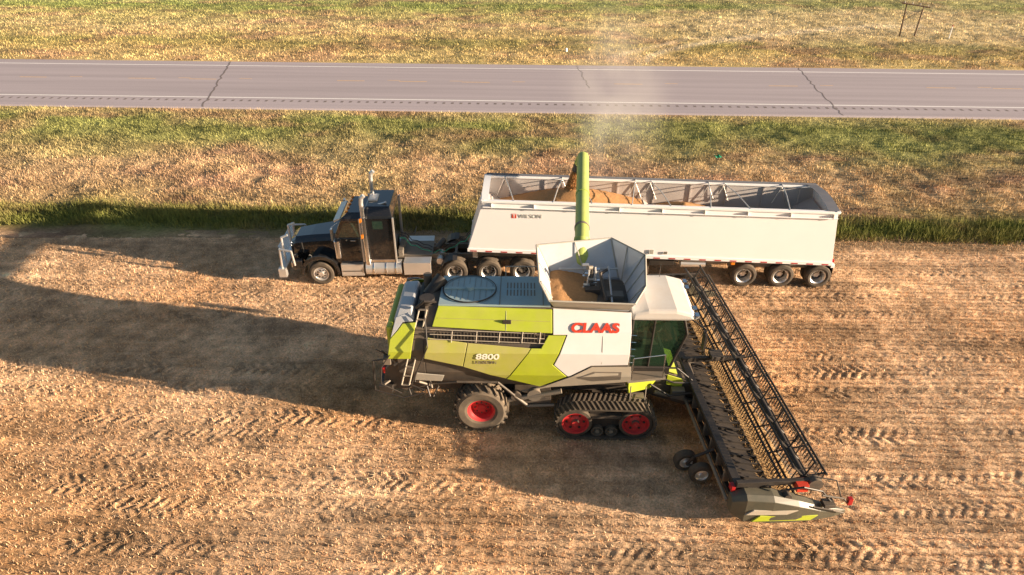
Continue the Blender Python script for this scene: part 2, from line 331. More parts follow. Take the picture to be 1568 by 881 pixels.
# ------------------------------------------------------------------ wheels
def truck_wheel(b,x,y,z,sgn,dual=False,r=.52):
    s=-sgn
    if dual:
        prof=[(.0,.20,'alu'),(.10,.20,'alu'),(.11,.30,'alu'),(.19,.31,'black'),(.24,.28,'alu'),(.27,.06,'alu'),(.31,.02,'rubber'),(.40,.0,'rubber'),(.49,.02,'rubber'),(r,.06,'rubber'),(r,.26,'rubber'),(.46,.31,'rubber'),(.46,.35,'rubber'),(r,.40,'rubber'),(r,.60,'rubber'),(.4,.66,'rubber'),(.0,.6,'rubber')]
        hy=.285
    else:
        prof=[(.0,-.02,'alu'),(.10,-.02,'alu'),(.11,.06,'alu'),(.20,.05,'alu'),(.25,.09,'alu'),(.28,.03,'alu'),(.31,.02,'rubber'),(.41,.0,'rubber'),(.49,.02,'rubber'),(r,.07,'rubber'),(r,.26,'rubber'),(.47,.31,'rubber'),(.3,.3,'rubber'),(.0,.25,'rubber')]
        hy=.047
    b.lathe((x,y,z),prof,28,s)
    for i in range(8):
        a=i*math.pi/4+.2; cx=x+.165*math.cos(a); cz=z+.165*math.sin(a)
        b.cyl((cx,y+s*(hy-.012),cz),(cx,y+s*(hy+.05),cz),.033,'black',n=8)

# ------------------------------------------------------------------ TRAILER
TO=(5.6,25.2,0)
tr=empty('grain_trailer',TO,R(-1.5))
YN,YF=23.98,26.5
def zt(x): return 3.73-.024*(x+1.1)
def zb(x): return 1.62-.030*(x+1.7)
XT0,XT1,XB0,XB1=-1.1,12.6,-1.75,12.9
b=MB()
def wallslab(p,d,m):
    q=[tuple(a[i]+d[i] for i in range(3)) for a in p]; b.hexa(list(p)+q,m)
def side(y,d):
    wallslab([(XB0,y,zb(XB0)),(XB1,y,zb(XB1)),(XT1,y,zt(XT1)),(XT0,y,zt(XT0))],(0,d,0),'whitetr')
side(YN,.05); side(YF-.05,.05)
wallslab([(XB0,YN+.05,zb(XB0)),(XB0,YF-.05,zb(XB0)),(XT0,YF-.05,zt(XT0)),(XT0,YN+.05,zt(XT0))],(.05,0,0),'whitetr')
wallslab([(XB1,YN+.05,zb(XB1)),(XB1,YF-.05,zb(XB1)),(XT1,YF-.05,zt(XT1)),(XT1,YN+.05,zt(XT1))],(-.05,0,0),'whitetr')
b.obj('trailer_shell',tr,TO,.008)
b=MB()
b.add([(XB0+.1,YF-.055,zb(XB0)+.02),(XB1-.1,YF-.055,zb(XB1)+.02),(XT1-.1,YF-.055,zt(XT1)-.02),(XT0+.1,YF-.055,zt(XT0)-.02)],[(0,1,2,3)],'interior')
b.add([(XB0+.1,YN+.055,zb(XB0)+.02),(XB1-.1,YN+.055,zb(XB1)+.02),(XT1-.1,YN+.055,zt(XT1)-.02),(XT0+.1,YN+.055,zt(XT0)-.02)],[(0,1,2,3)],'interior')
for (xa,za,xb_,z_b) in [(-1.05,3.1,1.5,1.5),(5.5,2.75,3.4,1.4),(5.5,2.75,7.6,1.3),(12.5,2.95,9.8,1.2),(1.5,1.5,3.4,1.4),(7.6,1.3,9.8,1.2)]:
    b.add([(xa,YN+.06,za),(xa,YF-.06,za),(xb_,YF-.06,z_b),(xb_,YN+.06,z_b)],[(0,1,2,3)],'interior')
for i in range(9):
    xr=-.2+i*1.52
    b.box(xr,xr+.05,YF-.10,YF-.056,zb(xr)+.4,zt(xr)-.05,'interior')
b.obj('hopper_lining',tr,TO)
b=MB()
def rail(x0,x1,y0,y1,fz,za,zc,m):
    b.hexa([(x0,y0,fz(x0)+za),(x1,y0,fz(x1)+za),(x1,y1,fz(x1)+za),(x0,y1,fz(x0)+za),(x0,y0,fz(x0)+zc),(x1,y0,fz(x1)+zc),(x1,y1,fz(x1)+zc),(x0,y1,fz(x0)+zc)],m)
rail(XT0-.05,XT1+.05,YN-.06,YN+.10,zt,-.03,.06,'whitetr'); rail(XT0-.05,XT1+.05,YF-.10,YF+.06,zt,-.03,.06,'whitetr')
rail(XT0-.08,XT0+.08,YN-.05,YF+.05,zt,.0,.08,'whitetr'); rail(XT1-.08,XT1+.08,YN-.05,YF+.05,zt,.0,.08,'whitetr')
rail(XB0-.02,XB1+.02,YN-.03,YN-.002,zb,-.10,.05,'whitetr'); rail(XB0-.02,XB1+.02,YF+.002,YF+.03,zb,-.10,.05,'whitetr')
b.cyl((XT0,YN-.09,zt(XT0)-.20),(XT1,YN-.09,zt(XT1)-.20),.024,'whitetr')
for i in range(9):
    xr=XT0+.3+i*1.65; b.box(xr,xr+.04,YN-.11,YN-.002,zt(xr)-.25,zt(xr)-.05,'alu')
b.obj('rails',tr,TO,.01)
b=MB()
for i in range(24):
    xr=XB0+.1+i*.615; rail(xr,xr+.26,YN-.036,YN-.031,zb,-.08,-.03,'redlamp')
b.obj('reflective_tape',tr,TO)
b=MB()
xr=XT0+1.2;i=0
while xr<XT1-.8:
    s1=.45*(1 if i%2 else -1)
    b.tube([(xr,YN,zt(xr)+.05),(xr+s1*.5,25.2,zt(xr)+.14),(xr+s1,YF,zt(xr)+.05)],.020,'alu',6)
    b.tube([(xr+s1,YF-.08,zt(xr)-.05),(xr+.3+s1,YF-.12,zt(xr)-.75)],.018,'alu',6); b.tube([(xr+s1,YF-.08,zt(xr)-.05),(xr-.3+s1,YF-.12,zt(xr)-.75)],.018,'alu',6)
    xr+=1.52;i+=1
b.obj('tarp_bows',tr,TO)
b=MB()
b.cyl((XT0,YF+.02,zt(XT0)+.09),(XT1,YF+.02,zt(XT1)+.09),.05,'tarp')
for (xa,xb_,m,bu) in [(XT0-.05,XT0+.22,'whitetr',.12),(XT1-.38,XT1+.05,'tarp',.14)]:
    n=10; A=[];B=[]
    for j in range(n+1):
        t=j/n; yy=YN+(YF-YN)*t; bul=bu*math.sin(math.pi*t)
        A.append((xa,yy,zt(xa)+.085+bul)); B.append((xb_,yy,zt(xb_)+.085+bul))
    b.add(A+B,[(j,j+1,n+1+j+1,n+1+j) for j in range(n)],m,True)
b.obj('tarp',tr,TO)
gx=np.linspace(-.95,5.4,60); gy=np.linspace(YN+.07,YF-.07,20)
b=MB(); vs=[]
for yy in gy:
    for x_ in gx:
        d=math.hypot((x_-2.5)/3.0,(yy-25.5)/2.2); vs.append((x_,yy,3.62-.80*d+.03*random.random()))
b.add(vs,[(j*60+i,j*60+i+1,(j+1)*60+i+1,(j+1)*60+i) for j in range(19) for i in range(59)],'grain',True)
vs=[]
for yy in gy:
    for x_ in gx:
        x_=x_*.85+6.4; d=math.hypot((x_-7.0)/2.6,(yy-25.3)/2.4); vs.append((x_,yy,3.15-1.0*d+.03*random.random()))
b.add(vs,[(j*60+i,j*60+i+1,(j+1)*60+i+1,(j+1)*60+i) for j in range(19) for i in range(59)],'grain',True)
b.obj('grain_load',tr,TO)
b=MB()
for (xc) in (2.4,8.3):
    b.hexa([(xc-.35,24.9,.55),(xc+.35,24.9,.55),(xc+.35,25.6,.55),(xc-.35,25.6,.55),(xc-1.6,24.05,1.5-.03*xc),(xc+1.6,24.05,1.45-.03*xc),(xc+1.6,26.45,1.45-.03*xc),(xc-1.6,26.45,1.5-.03*xc)],'alu')
b.box(-1.6,12.8,24.5,24.62,1.02,1.2,'frame'); b.box(-1.6,12.8,25.9,26.02,1.02,1.2,'frame')
b.box(8.9,13.0,24.35,24.55,.75,1.0,'frame'); b.box(8.9,13.0,25.95,26.15,.75,1.0,'frame')
for x_ in (9.5,11.0,12.5): b.cyl((x_,24.2,.52),(x_,26.3,.52),.07,'frame')
for y_ in (24.3,26.2): b.box(5.5,5.65,y_,y_+.12,.25,1.4,'frame'); b.box(5.35,5.8,y_-.06,y_+.2,.2,.25,'frame')
b.box(5.6,6.6,24.05,24.2,.95,1.15,'black'); b.cyl((6.9,24.25,.95),(7.9,24.25,.95),.16,'alu')
b.box(13.02,13.05,24.05,24.7,.25,1.0,'black'); b.box(13.02,13.05,25.8,26.4,.25,1.0,'black')
b.box(12.9,13.05,24.0,26.5,.95,1.1,'whitetr')
for k_ in range(4): b.box(12.98,13.06,24.15+k_*.65,24.3+k_*.65,1.12,1.22,'redlamp')
b.box(8.9,9.05,24.02,24.2,1.02,1.2,'orange'); b.box(5.55,5.7,YN-.05,YN-.031,zb(5.6)+.12,zb(5.6)+.32,'ltgrey'); b.box(6.1,6.25,YN-.05,YN-.031,zb(5.6)+.12,zb(5.6)+.24,'frame')
b.box(-1.6,-1.4,24.4,26.1,1.0,1.6,'alu')
b.obj('chassis',tr,TO,.01)
b=MB()
for x_ in (9.5,11.0,12.5):
    truck_wheel(b,x_,23.98,.52,-1,True); truck_wheel(b,x_,26.5,.52,1,True)
b.obj('wheels',tr,TO)
text('maker_lettering','WILSON',.24,(.28-TO[0],YN-.010-TO[1],3.04),'ltgrey',tr,off=-.004)
b=MB(); b.box(.02,.20,YN-.008,YN-.001,3.03,3.22,'redtxt'); b.box(.095,.125,YN-.011,YN-.0085,3.05,3.17,'whitetr'); b.box(.05,.17,YN-.011,YN-.0085,3.17,3.195,'whitetr'); b.obj('maker_badge',tr,TO)

# ------------------------------------------------------------------ TRUCK
KO=(-5,25.3,0)
tk=empty('semi_truck',KO,R(1.2))
yc=25.3
b=MB()
secs=[(-9.05,.62,1.05,1.75),(-8.85,.66,.95,1.88),(-8.2,.72,.95,1.98),(-7.15,.84,.95,2.10)]
for (xa,wa,za,zaa),(xb_,wb,z_b,zbb) in zip(secs[:-1],secs[1:]):
    prA=[(-wa,za),(-wa,zaa-.2),(-wa+.08,zaa-.07),(-wa+.24,zaa),(wa-.24,zaa),(wa-.08,zaa-.07),(wa,zaa-.2),(wa,za)]
    prB=[(-wb,z_b),(-wb,zbb-.2),(-wb+.08,zbb-.07),(-wb+.24,zbb),(wb-.24,zbb),(wb-.08,zbb-.07),(wb,zbb-.2),(wb,z_b)]
    b.add([(xa,yc+p,q) for p,q in prA]+[(xb_,yc+p,q) for p,q in prB],[(i,i+1,9+i,8+i) for i in range(7)],'truckblk')
b.add([(-9.05,yc-.62,1.05),(-9.05,yc+.62,1.05),(-9.05,yc+.62,1.55),(-9.05,yc+.38,1.75),(-9.05,yc-.38,1.75),(-9.05,yc-.62,1.55)],[(0,1,2,3,4,5)],'chrome')
for s_ in (-1,1):
    ys=yc+s_*1.18; yi=yc+s_*.66
    pts=[(-7.85+.68*math.cos(a),.52+.66*math.sin(a)) for a in [R(-5+19*i) for i in range(11)]]
    out=[(-7.85+.80*math.cos(a),.56+.82*math.sin(a)) for a in [R(-5+19*i) for i in range(11)]]
    n_=len(out)
    vs=[(x_,ys,z_) for x_,z_ in out]+[(x_,yi,z_) for x_,z_ in out]+[(x_,ys,z_) for x_,z_ in pts]+[(x_,yi,z_) for x_,z_ in pts]
    fs=[]
    for i in range(n_-1): fs+=[(i,i+1,n_+i+1,n_+i),(i,i+1,2*n_+i+1,2*n_+i),(2*n_+i,2*n_+i+1,3*n_+i+1,3*n_+i)]
    b.add(vs,fs,'truckblk')
    b.box(-8.95,-8.55,ys-(.3 if s_>0 else 0),ys+(.3 if s_<0 else 0),.75,1.15,'truckblk')
    b.box(-9.0,-8.94,ys-(.3 if s_>0 else 0),ys+(.3 if s_<0 else 0),.85,1.08,'chrome')
def cabbox(xa0,xa1,xb0,xb1,w0,w1,z0,z1,m):
    b.hexa([(xa0,yc-w0,z0),(xa1,yc-w0,z0),(xa1,yc+w0,z0),(xa0,yc+w0,z0),(xb0,yc-w1,z1),(xb1,yc-w1,z1),(xb1,yc+w1,z1),(xb0,yc+w1,z1)],m)
cabbox(-7.2,-5.95,-7.15,-5.95,1.03,1.03,.95,2.1,'truckblk')
cabbox(-7.15,-5.95,-6.82,-5.95,1.03,.93,2.1,2.85,'truckblk')
cabbox(-6.86,-5.9,-6.55,-5.9,.95,.80,2.85,3.1,'truckblk')
cabbox(-5.94,-4.75,-5.94,-4.75,1.08,1.08,.95,3.0,'truckblk')
cabbox(-5.94,-4.75,-5.80,-4.85,1.06,.82,3.0,3.36,'truckblk')
b.obj('cab_body',tk,KO,.05)
b=MB()
b.hexa([(-7.10,yc-.90,2.14),(-7.18,yc,2.14),(-6.85,yc,2.80),(-6.80,yc-.82,2.80),(-7.0,yc-.9,2.14),(-7.0,yc,2.14),(-6.8,yc,2.8),(-6.75,yc-.82,2.8)],'glass')
b.hexa([(-7.10,yc+.90,2.14),(-7.18,yc,2.14),(-6.85,yc,2.80),(-6.80,yc+.82,2.80),(-7.0,yc+.9,2.14),(-7.0,yc,2.14),(-6.8,yc,2.8),(-6.75,yc+.82,2.8)],'glass')
for s_ in (-1,1):
    w=1.035*s_
    b.add([(-6.98,yc+w,2.12),(-6.15,yc+w,2.12),(-6.15,yc+s_*.965,2.72),(-6.72,yc+s_*.965,2.72)],[(0,1,2,3)],'glass')
    b.add([(-5.55,yc+s_*1.083,2.5),(-5.15,yc+s_*1.083,2.5),(-5.15,yc+s_*1.083,2.85),(-5.55,yc+s_*1.083,2.85)],[(0,1,2,3)],'glass')
b.obj('windows',tk,KO)
b=MB()
b.hexa([(-7.12,yc-.86,2.80),(-7.12,yc+.86,2.80),(-6.85,yc+.86,2.88),(-6.85,yc-.86,2.88),(-7.10,yc-.86,2.70),(-7.10,yc+.86,2.70),(-6.85,yc+.86,2.84),(-6.85,yc-.86,2.84)],'alu')
b.box(-9.55,-9.25,24.05,26.55,.42,.80,'alu')
for s_ in (-1,1):
    for yy in (.55,1.1):
        b.tube([(-9.42,yc+s_*yy,.7),(-9.42,yc+s_*yy,1.9),(-9.15,yc+s_*yy,2.0)] if yy<1 else [(-9.42,yc+s_*yy,.7),(-9.38,yc+s_*yy,1.65)],.05,'alu')
    b.tube([(-9.4,yc+s_*1.1,1.65),(-8.9,yc+s_*1.2,1.6),(-8.85,yc+s_*1.2,.95)],.045,'alu')
    b.cyl((-5.86,yc+s_*1.22,1.0),(-5.86,yc+s_*1.22,3.1),.10,'chrome',n=16)
    b.cyl((-5.86,yc+s_*1.22,3.1),(-5.86,yc+s_*1.22,3.75),.085,'alu',n=16)
    b.tube([(-5.86,yc+s_*1.22,3.72),(-5.83,yc+s_*1.22,3.92),(-5.72,yc+s_*1.22,4.02)],.085,'alu',n=12)
    b.cyl((-6.65,yc+s_*.75,2.02),(-6.65,yc+s_*1.1,2.02),.03,'chrome')
    b.cyl((-7.05,yc+s_*1.08,1.25),(-7.05,yc+s_*1.08,2.0),.13,'chrome',n=16)
    b.cyl((-6.0,yc+s_*.93,.70),(-4.55,yc+s_*.93,.70),.31,'alu',n=24)
    for xx in (-5.7,-5.2,-4.8): b.cyl((xx,yc+s_*.93,.70),(xx+.05,yc+s_*.93,.70),.322,'chrome',n=24)
    b.box(-7.0,-6.1,yc+s_*.93-.25,yc+s_*.93+.25,.42,.95,'alu')
    b.box(-6.95,-6.15,yc+s_*.93-.27,yc+s_*.93+.27,.62,.66,'dark')
    b.box(-4.45,-3.35,yc+s_*.93-.27,yc+s_*.93+.27,.45,1.0,'alu')
    b.tube([(-7.05,yc+s_*1.03,2.1),(-7.1,yc+s_*1.38,2.15),(-7.1,yc+s_*1.38,2.75),(-6.95,yc+s_*1.0,2.75)],.015,'chrome',6)
    b.box(-7.15,-7.07,yc+s_*1.38-.1,yc+s_*1.38+.1,2.2,2.7,'chrome')
    b.box(-4.76,-4.70,yc+s_*1.09-.04,yc+s_*1.09+.04,1.0,3.0,'alu')
    b.box(-5.95,-4.8,yc+s_*1.088-.005,yc+s_*1.088+.005,1.0,1.12,'chrome')
    b.box(-6.5,-6.3,yc+s_*1.045-.012,yc+s_*1.045+.012,1.95,1.99,'chrome')
for i in range(9): b.box(-9.43,-9.39,yc-1.1,yc+1.1,.95+i*.1-.008,.95+i*.1+.012,'chrome')
b.obj('chrome_fittings',tk,KO,.006)
b=MB()
for i in range(5): b.cyl((-6.62,yc-.7+i*.35,3.05),(-6.55,yc-.7+i*.35,3.14),.05,'orange',n=8)
for s_ in (-1,1):
    for z_ in (2.2,2.9): b.box(-5.99,-5.95,yc+s_*1.31-.03,yc+s_*1.31+.03,z_,z_+.18,'orange')
    b.box(-6.05,-5.98,yc+s_*1.2-.05,yc+s_*1.2+.05,1.1,3.0,'alu')
b.cyl((-5.9,yc-.55,3.15),(-5.0,yc-.55,3.43),.04,'chrome'); b.box(-5.75,-5.4,yc-.3,yc+.3,3.365,3.42,'alu')
b.obj('marker_lamps',tk,KO)
b=MB()
b.box(-9.2,.9,yc-.48,yc-.40,.78,1.02,'frame'); b.box(-9.2,.9,yc+.40,yc+.48,.78,1.02,'frame')
for x_ in (-4.2,-3.4,-2.4,-1,.4,.85): b.box(x_,x_+.1,yc-.4,yc+.4,.8,1.0,'frame')
for x_ in (-2.37,-.98,.41): b.cyl((x_,yc-1.1,.52),(x_,yc+1.1,.52),.09,'frame'); b.cyl((x_,yc-.22,.52),(x_,yc+.22,.52),.24,'frame')
b.box(-1.7,-.2,yc-.45,yc+.45,1.02,1.2,'dark'); b.box(-4.5,-3.3,yc-.62,yc+.62,1.02,1.06,'frame')
b.box(-4.68,-4.5,yc-.75,yc+.75,1.05,1.35,'frame')
b.cyl((-3.0,yc-.8,.85),(-3.0,yc-.0,.85),.14,'alu'); b.cyl((-3.2,yc-.2,1.1),(-2.9,yc+.5,1.15),.12,'dark')
for k_,yy in enumerate((-.35,-.15,.1)):
    pts=[]
    for i in range(14):
        t=i/13; pts.append((-4.65+2.95*t,yc+yy+.06*math.sin(i*2),1.75-.75*math.sin(math.pi*t)+(.1 if i%2 else 0)))
    b.tube(pts,.02,'black' if k_ else 'green_l',5)
b.tube([(-4.65,yc-.35,1.9),(-4.0,yc-.35,1.9),(-4.0,yc+.3,1.9)],.025,'black',6)
for s_ in (-1,1):
    yy0=yc+s_*1.22; yy1=yc+s_*.62
    for x_ in (-2.37,):
        pts=[(x_+.62*math.cos(a),.52+.62*math.sin(a)) for a in [R(80+17*i) for i in range(6)]]
        b.add([(p,yy0,q) for p,q in pts]+[(p,yy1,q) for p,q in pts],[(i,i+1,7+i,6+i) for i in range(5)],'black')
b.obj('chassis_frame',tk,KO,.006)
b=MB()
for s_,yy in ((-1,yc-1.2),(1,yc+1.2)):
    truck_wheel(b,-7.85,yy,.52,s_)
    for x_ in (-2.37,-.98,.41): truck_wheel(b,x_,yy,.52,s_,True)
b.obj('wheels',tk,KO)

# ------------------------------------------------------------------ COMBINE
CO=(0,17.1,0)
cb=empty('combine_harvester',CO,R(-1.0))
YC=17.1
PZ=[1.2,1.6,2.2,3.0,3.6,4.05,4.2]; PY=[1.20,1.38,1.58,1.60,1.36,.85,.78]
def sy(z): return float(np.interp(z,PZ,PY))
def panel(name,poly,mat,off=.0,th=.03,both=True):
    for s_ in ((-1,1) if both else (-1,)):
        bm=bmesh.new(); vs=[bm.verts.new((x_,0,z_)) for x_,z_ in poly]; bm.faces.new(vs)
        zmin=min(p[1] for p in poly); zmax=max(p[1] for p in poly)
        z_=math.ceil(zmin/.1)*.1
        while z_<zmax:
            if z_>zmin+.01:
                bmesh.ops.bisect_plane(bm,geom=bm.verts[:]+bm.edges[:]+bm.faces[:],plane_co=(0,0,z_),plane_no=(0,0,1),dist=1e-4)
            z_+=.1
        bmesh.ops.triangulate(bm,faces=bm.faces)
        for v in bm.verts: v.co.y=s_*(sy(v.co.z)+off)+YC
        ret=bmesh.ops.extrude_face_region(bm,geom=bm.faces[:])
        for v in [g for g in ret['geom'] if isinstance(g,bmesh.types.BMVert)]: v.co.y-=s_*th
        bmesh.ops.recalc_face_normals(bm,faces=bm.faces)
        for v in bm.verts: v.co.x-=CO[0]; v.co.y-=CO[1]
        me=bpy.data.meshes.new(name); bm.to_mesh(me); bm.free(); me.materials.append(M[mat])
        o=bpy.data.objects.new(name,me); COL.objects.link(o); o.parent=cb
        bv=o.modifiers.new('b','BEVEL'); bv.width=.012; bv.segments=2; bv.limit_method='ANGLE'; bv.angle_limit=R(35)
b=MB()
core=[(z,sy(z)-.10) for z in PZ[:-1]]
def corebody(xa,xb_,zlo,zhi,m):
    pr=[(-w,z) for z,w in core if zlo<=z<=zhi]; pr=pr+[(-p,z) for p,z in pr[::-1]]
    n_=len(pr)
    b.add([(xa,YC+p,z) for p,z in pr]+[(xb_,YC+p,z) for p,z in pr],[tuple(range(n_)),tuple(range(n_,2*n_))]+[(i,(i+1)%n_,n_+(i+1)%n_,n_+i) for i in range(n_)],m)
corebody(-2.5,3.4,1.5,4.06,'dark')
corebody(-3.3,-2.5,1.5,3.7,'dark')
b.box(-3.0,3.6,YC-.75,YC+.75,.95,1.6,'dark')
b.obj('core_body',cb,CO,.02)
panel('upper_side_panel',[(-2.25,3.68),(-2.1,4.09),(1.16,4.03),(1.16,3.56)],'lime',.01)
panel('engine_side_panel',[(-2.5,2.78),(-2.38,3.40),(-1.25,3.27),(-1.4,2.50)],'olive',.01)
panel('engine_side_panel_mid',[(-1.38,2.49),(-1.23,3.265),(.55,3.14),(-.15,2.02)],'olive',.012)
panel('swoosh_panel',[(-.13,2.0),(.57,3.14),(.85,3.14),(1.05,3.50),(1.55,3.50),(1.2,2.60),(1.62,2.15),(.85,1.62)],'lime',.014)
panel('cab_side_panel',[(1.19,3.52),(1.19,4.05),(3.42,3.98),(3.35,2.62),(2.3,2.58),(1.66,2.15),(1.24,2.59),(1.59,3.52)],'white',.01)
panel('lower_sill_panel',[(1.66,2.10),(2.32,2.54),(3.45,2.56),(3.5,1.95),(2.4,1.78),(1.2,1.62),(.2,1.28),(.95,1.62)],'beige',.03)
panel('sill_inset',[(1.9,2.12),(2.4,2.38),(3.2,2.38),(3.2,2.05),(2.4,1.95)],'frame',.04,.02)
panel('sill_trim',[(2.0,2.16),(2.42,2.33),(3.1,2.33),(3.1,2.26)],'beige',.05,.02)
panel('rear_hood_side',[(-3.55,2.75),(-3.45,3.35),(-3.1,3.72),(-2.72,3.75),(-2.9,2.75)],'lime',.0)
panel('rear_hood_top',[(-3.43,3.40),(-3.3,3.85),(-2.95,3.95),(-2.8,3.78),(-3.1,3.76)],'tankgrey',.012)
panel('rear_lower_cover',[(-2.85,1.9),(-2.75,2.25),(-1.95,2.15),(-2.05,1.85)],'ltgrey',.02)
b=MB()
b.hexa([(-3.42,YC-1.0,3.6),(-2.8,YC-1.0,3.6),(-2.8,YC+1.0,3.6),(-3.42,YC+1.0,3.6),(-3.28,YC-.7,3.98),(-2.85,YC-.7,4.02),(-2.85,YC+.7,4.02),(-3.28,YC+.7,3.98)],'tankgrey'); b.box(-3.6,-3.4,YC-1.2,YC+1.2,2.4,3.6,'lime')
b.obj('rear_hood',cb,CO,.07)
b=MB()
for s_ in (-1,1):
    for i in range(34):
        x_=-2.2+i*.095
        b.box(x_,x_+.025,YC+s_*1.40-.02,YC+s_*1.40+.02,3.20,3.56,'dark')
    for k_,z_ in enumerate((3.34,3.47,3.60)):
        b.tube([(-2.3,YC+s_*(sy(z_)+.03),z_+.06),(.95,YC+s_*(sy(z_)+.03),z_-.06)],.012,'beige',6)
    for x_ in (-1.7,-1.0,-.35,.3,.8):
        b.tube([(x_,YC+s_*(sy(3.3)+.03),3.3),(x_+.03,YC+s_*(sy(3.6)+.03),3.6)],.013,'beige',6)
b.obj('side_grille',cb,CO)
b=MB()
b.box(-2.1,1.12,YC-.80,YC+.80,4.06,4.12,'deck')
cx,cy=-1.25,YC+.02
n_=40
for r0,r1,z_,m in ((.78,.74,4.16,'deck'),(.74,.0,4.14,'deck')):
    A=[(cx+r0*math.cos(2*math.pi*i/n_),cy+r0*math.sin(2*math.pi*i/n_)*.95,z_) for i in range(n_)]; B=[(cx+r1*math.cos(2*math.pi*i/n_),cy+r1*.95*math.sin(2*math.pi*i/n_),z_) for i in range(n_)]
    b.add(A+B,[(i,(i+1)%n_,n_+(i+1)%n_,n_+i) for i in range(n_)],m)
ring=[(cx+.78*math.cos(2*math.pi*i/n_),cy+.74*math.sin(2*math.pi*i/n_),4.15) for i in range(n_+1)]
b.tube(ring,.022,'black',6)
b.box(cx-.75,cx+.75,cy-.05,cy+.05,4.145,4.19,'deck'); b.cyl((cx,cy,4.14),(cx,cy,4.24),.12,'deck')
for i in range(9): b.tube([(cx-.7+.17*i,cy-math.sqrt(max(0,.7**2-(-.7+.17*i)**2))*.9,4.15),(cx-.7+.17*i,cy+math.sqrt(max(0,.7**2-(-.7+.17*i)**2))*.9,4.15)],.006,'frame',4)
for j in range(2):
    for i in range(9): b.box(-.15+i*.1,-.115+i*.1,YC-.3+j*.4,YC+.02+j*.4,4.121,4.130,'frame')
b.box(-.35,-.33,YC-.8,YC+.8,4.121,4.14,'frame'); b.box(.9,.92,YC-.8,YC+.8,4.121,4.14,'frame')
b.tube([(-.2,YC+.75,4.12),(-.2,YC+.75,4.5),(1.0,YC+.75,4.5),(1.0,YC+.75,4.12)],.016,'ltgrey',6)
b.obj('engine_deck',cb,CO,.01)
b=MB()
b.cyl((-2.45,YC-.55,3.7),(-2.45,YC-.55,4.2),.22,'black',n=16); b.cyl((-2.5,YC+.0,3.9),(-2.1,YC+.4,4.3),.2,'black',n=14)
b.cyl((-2.55,YC+.5,3.7),(-2.55,YC+.5,4.35),.13,'dark',n=14); b.box(-2.75,-2.15,YC-.7,YC+.7,3.6,3.95,'black')
b.tube([(-2.75,YC-.8,4.0),(-2.5,YC-.85,4.25),(-2.15,YC-.8,4.2)],.04,'black')
a0=(-2.62,YC-1.05,4.1); a1=(-3.2,YC-1.72,1.9)
b.tube([a0,a1],.026,'beige',6); b.tube([(a0[0]+.22,a0[1],a0[2]),(a1[0]+.22,a1[1],a1[2])],.026,'beige',6)
for i in range(9):
    t=i/8; p=[a0[k]+(a1[k]-a0[k])*t for k in range(3)]; b.box(p[0],p[0]+.22,p[1]-.04,p[1]+.04,p[2]-.01,p[2]+.01,'frame')
b.tube([(-2.45,YC-1.2,4.0),(-2.35,YC-1.75,3.3),(-2.9,YC-1.85,2.0)],.022,'black',6)
b.tube([(-3.4,YC-1.55,3.0),(-3.75,YC-1.7,2.5),(-3.8,YC-1.7,1.9),(-3.2,YC-1.75,1.6)],.022,'black',6)
b.prism([(-3.85,1.55),(-3.75,2.05),(-3.3,2.65),(-2.6,2.75),(-2.0,2.0),(-2.2,1.55),(-3.2,1.3)],YC-1.25,YC+1.25,'dark')
b.box(-3.95,-3.55,YC-1.45,YC+1.45,1.35,1.6,'black'); b.cyl((-3.4,YC-.6,1.2),(-3.4,YC-.6,1.45),.45,'dark'); b.cyl((-3.4,YC+.6,1.2),(-3.4,YC+.6,1.45),.45,'dark')
b.tube([(-4.0,YC-1.5,2.6),(-4.05,YC-1.5,1.5),(-3.2,YC-1.65,1.35),(-2.6,YC-1.6,1.5)],.025,'black',6)
b.tube([(-4.0,YC-1.5,2.6),(-3.6,YC-1.6,2.75)],.025,'black',6)
b.box(-3.78,-3.72,YC-1.45,YC-1.3,2.1,2.3,'redlamp'); b.box(-3.72,-3.5,YC-1.5,YC-1.3,2.45,2.7,'frame')
for i in range(22):
    p=(random.uniform(-3.7,-2.1),YC-1.3,random.uniform(1.5,2.7)); q=(p[0]+random.uniform(-.5,.5),YC-1.45,p[2]+random.uniform(-.4,.4)); b.tube([p,q],random.uniform(.015,.05),random.choice(['dark','frame','black']),6)
b.obj('rear_machinery',cb,CO,.015)
b=MB()
b.box(-1.6,.2,YC-1.2,YC+1.2,.68,.95,'frame'); b.box(-1.0,-.75,YC-1.15,YC+1.15,.7,1.55,'dark')
b.tube([(-.1,YC-1.35,1.05),(1.5,YC-1.45,1.5)],.08,'frame'); b.tube([(0,YC-1.4,1.35),(.5,YC-1.45,.9),(1.3,YC-1.45,.95)],.05,'frame')
b.box(.1,1.2,YC-1.4,YC-.8,.9,1.2,'dark'); b.cyl((.7,YC-1.3,1.3),(.7,YC-1.45,1.3),.22,'frame'); b.cyl((.15,YC-1.3,1.25),(.15,YC-1.45,1.25),.16,'dark')
b.tube([(-2.2,YC-1.4,1.7),(-1.6,YC-1.5,1.85),(-.4,YC-1.5,1.85),(.1,YC-1.45,1.3)],.04,'dark')
b.obj('underbody',cb,CO,.01)
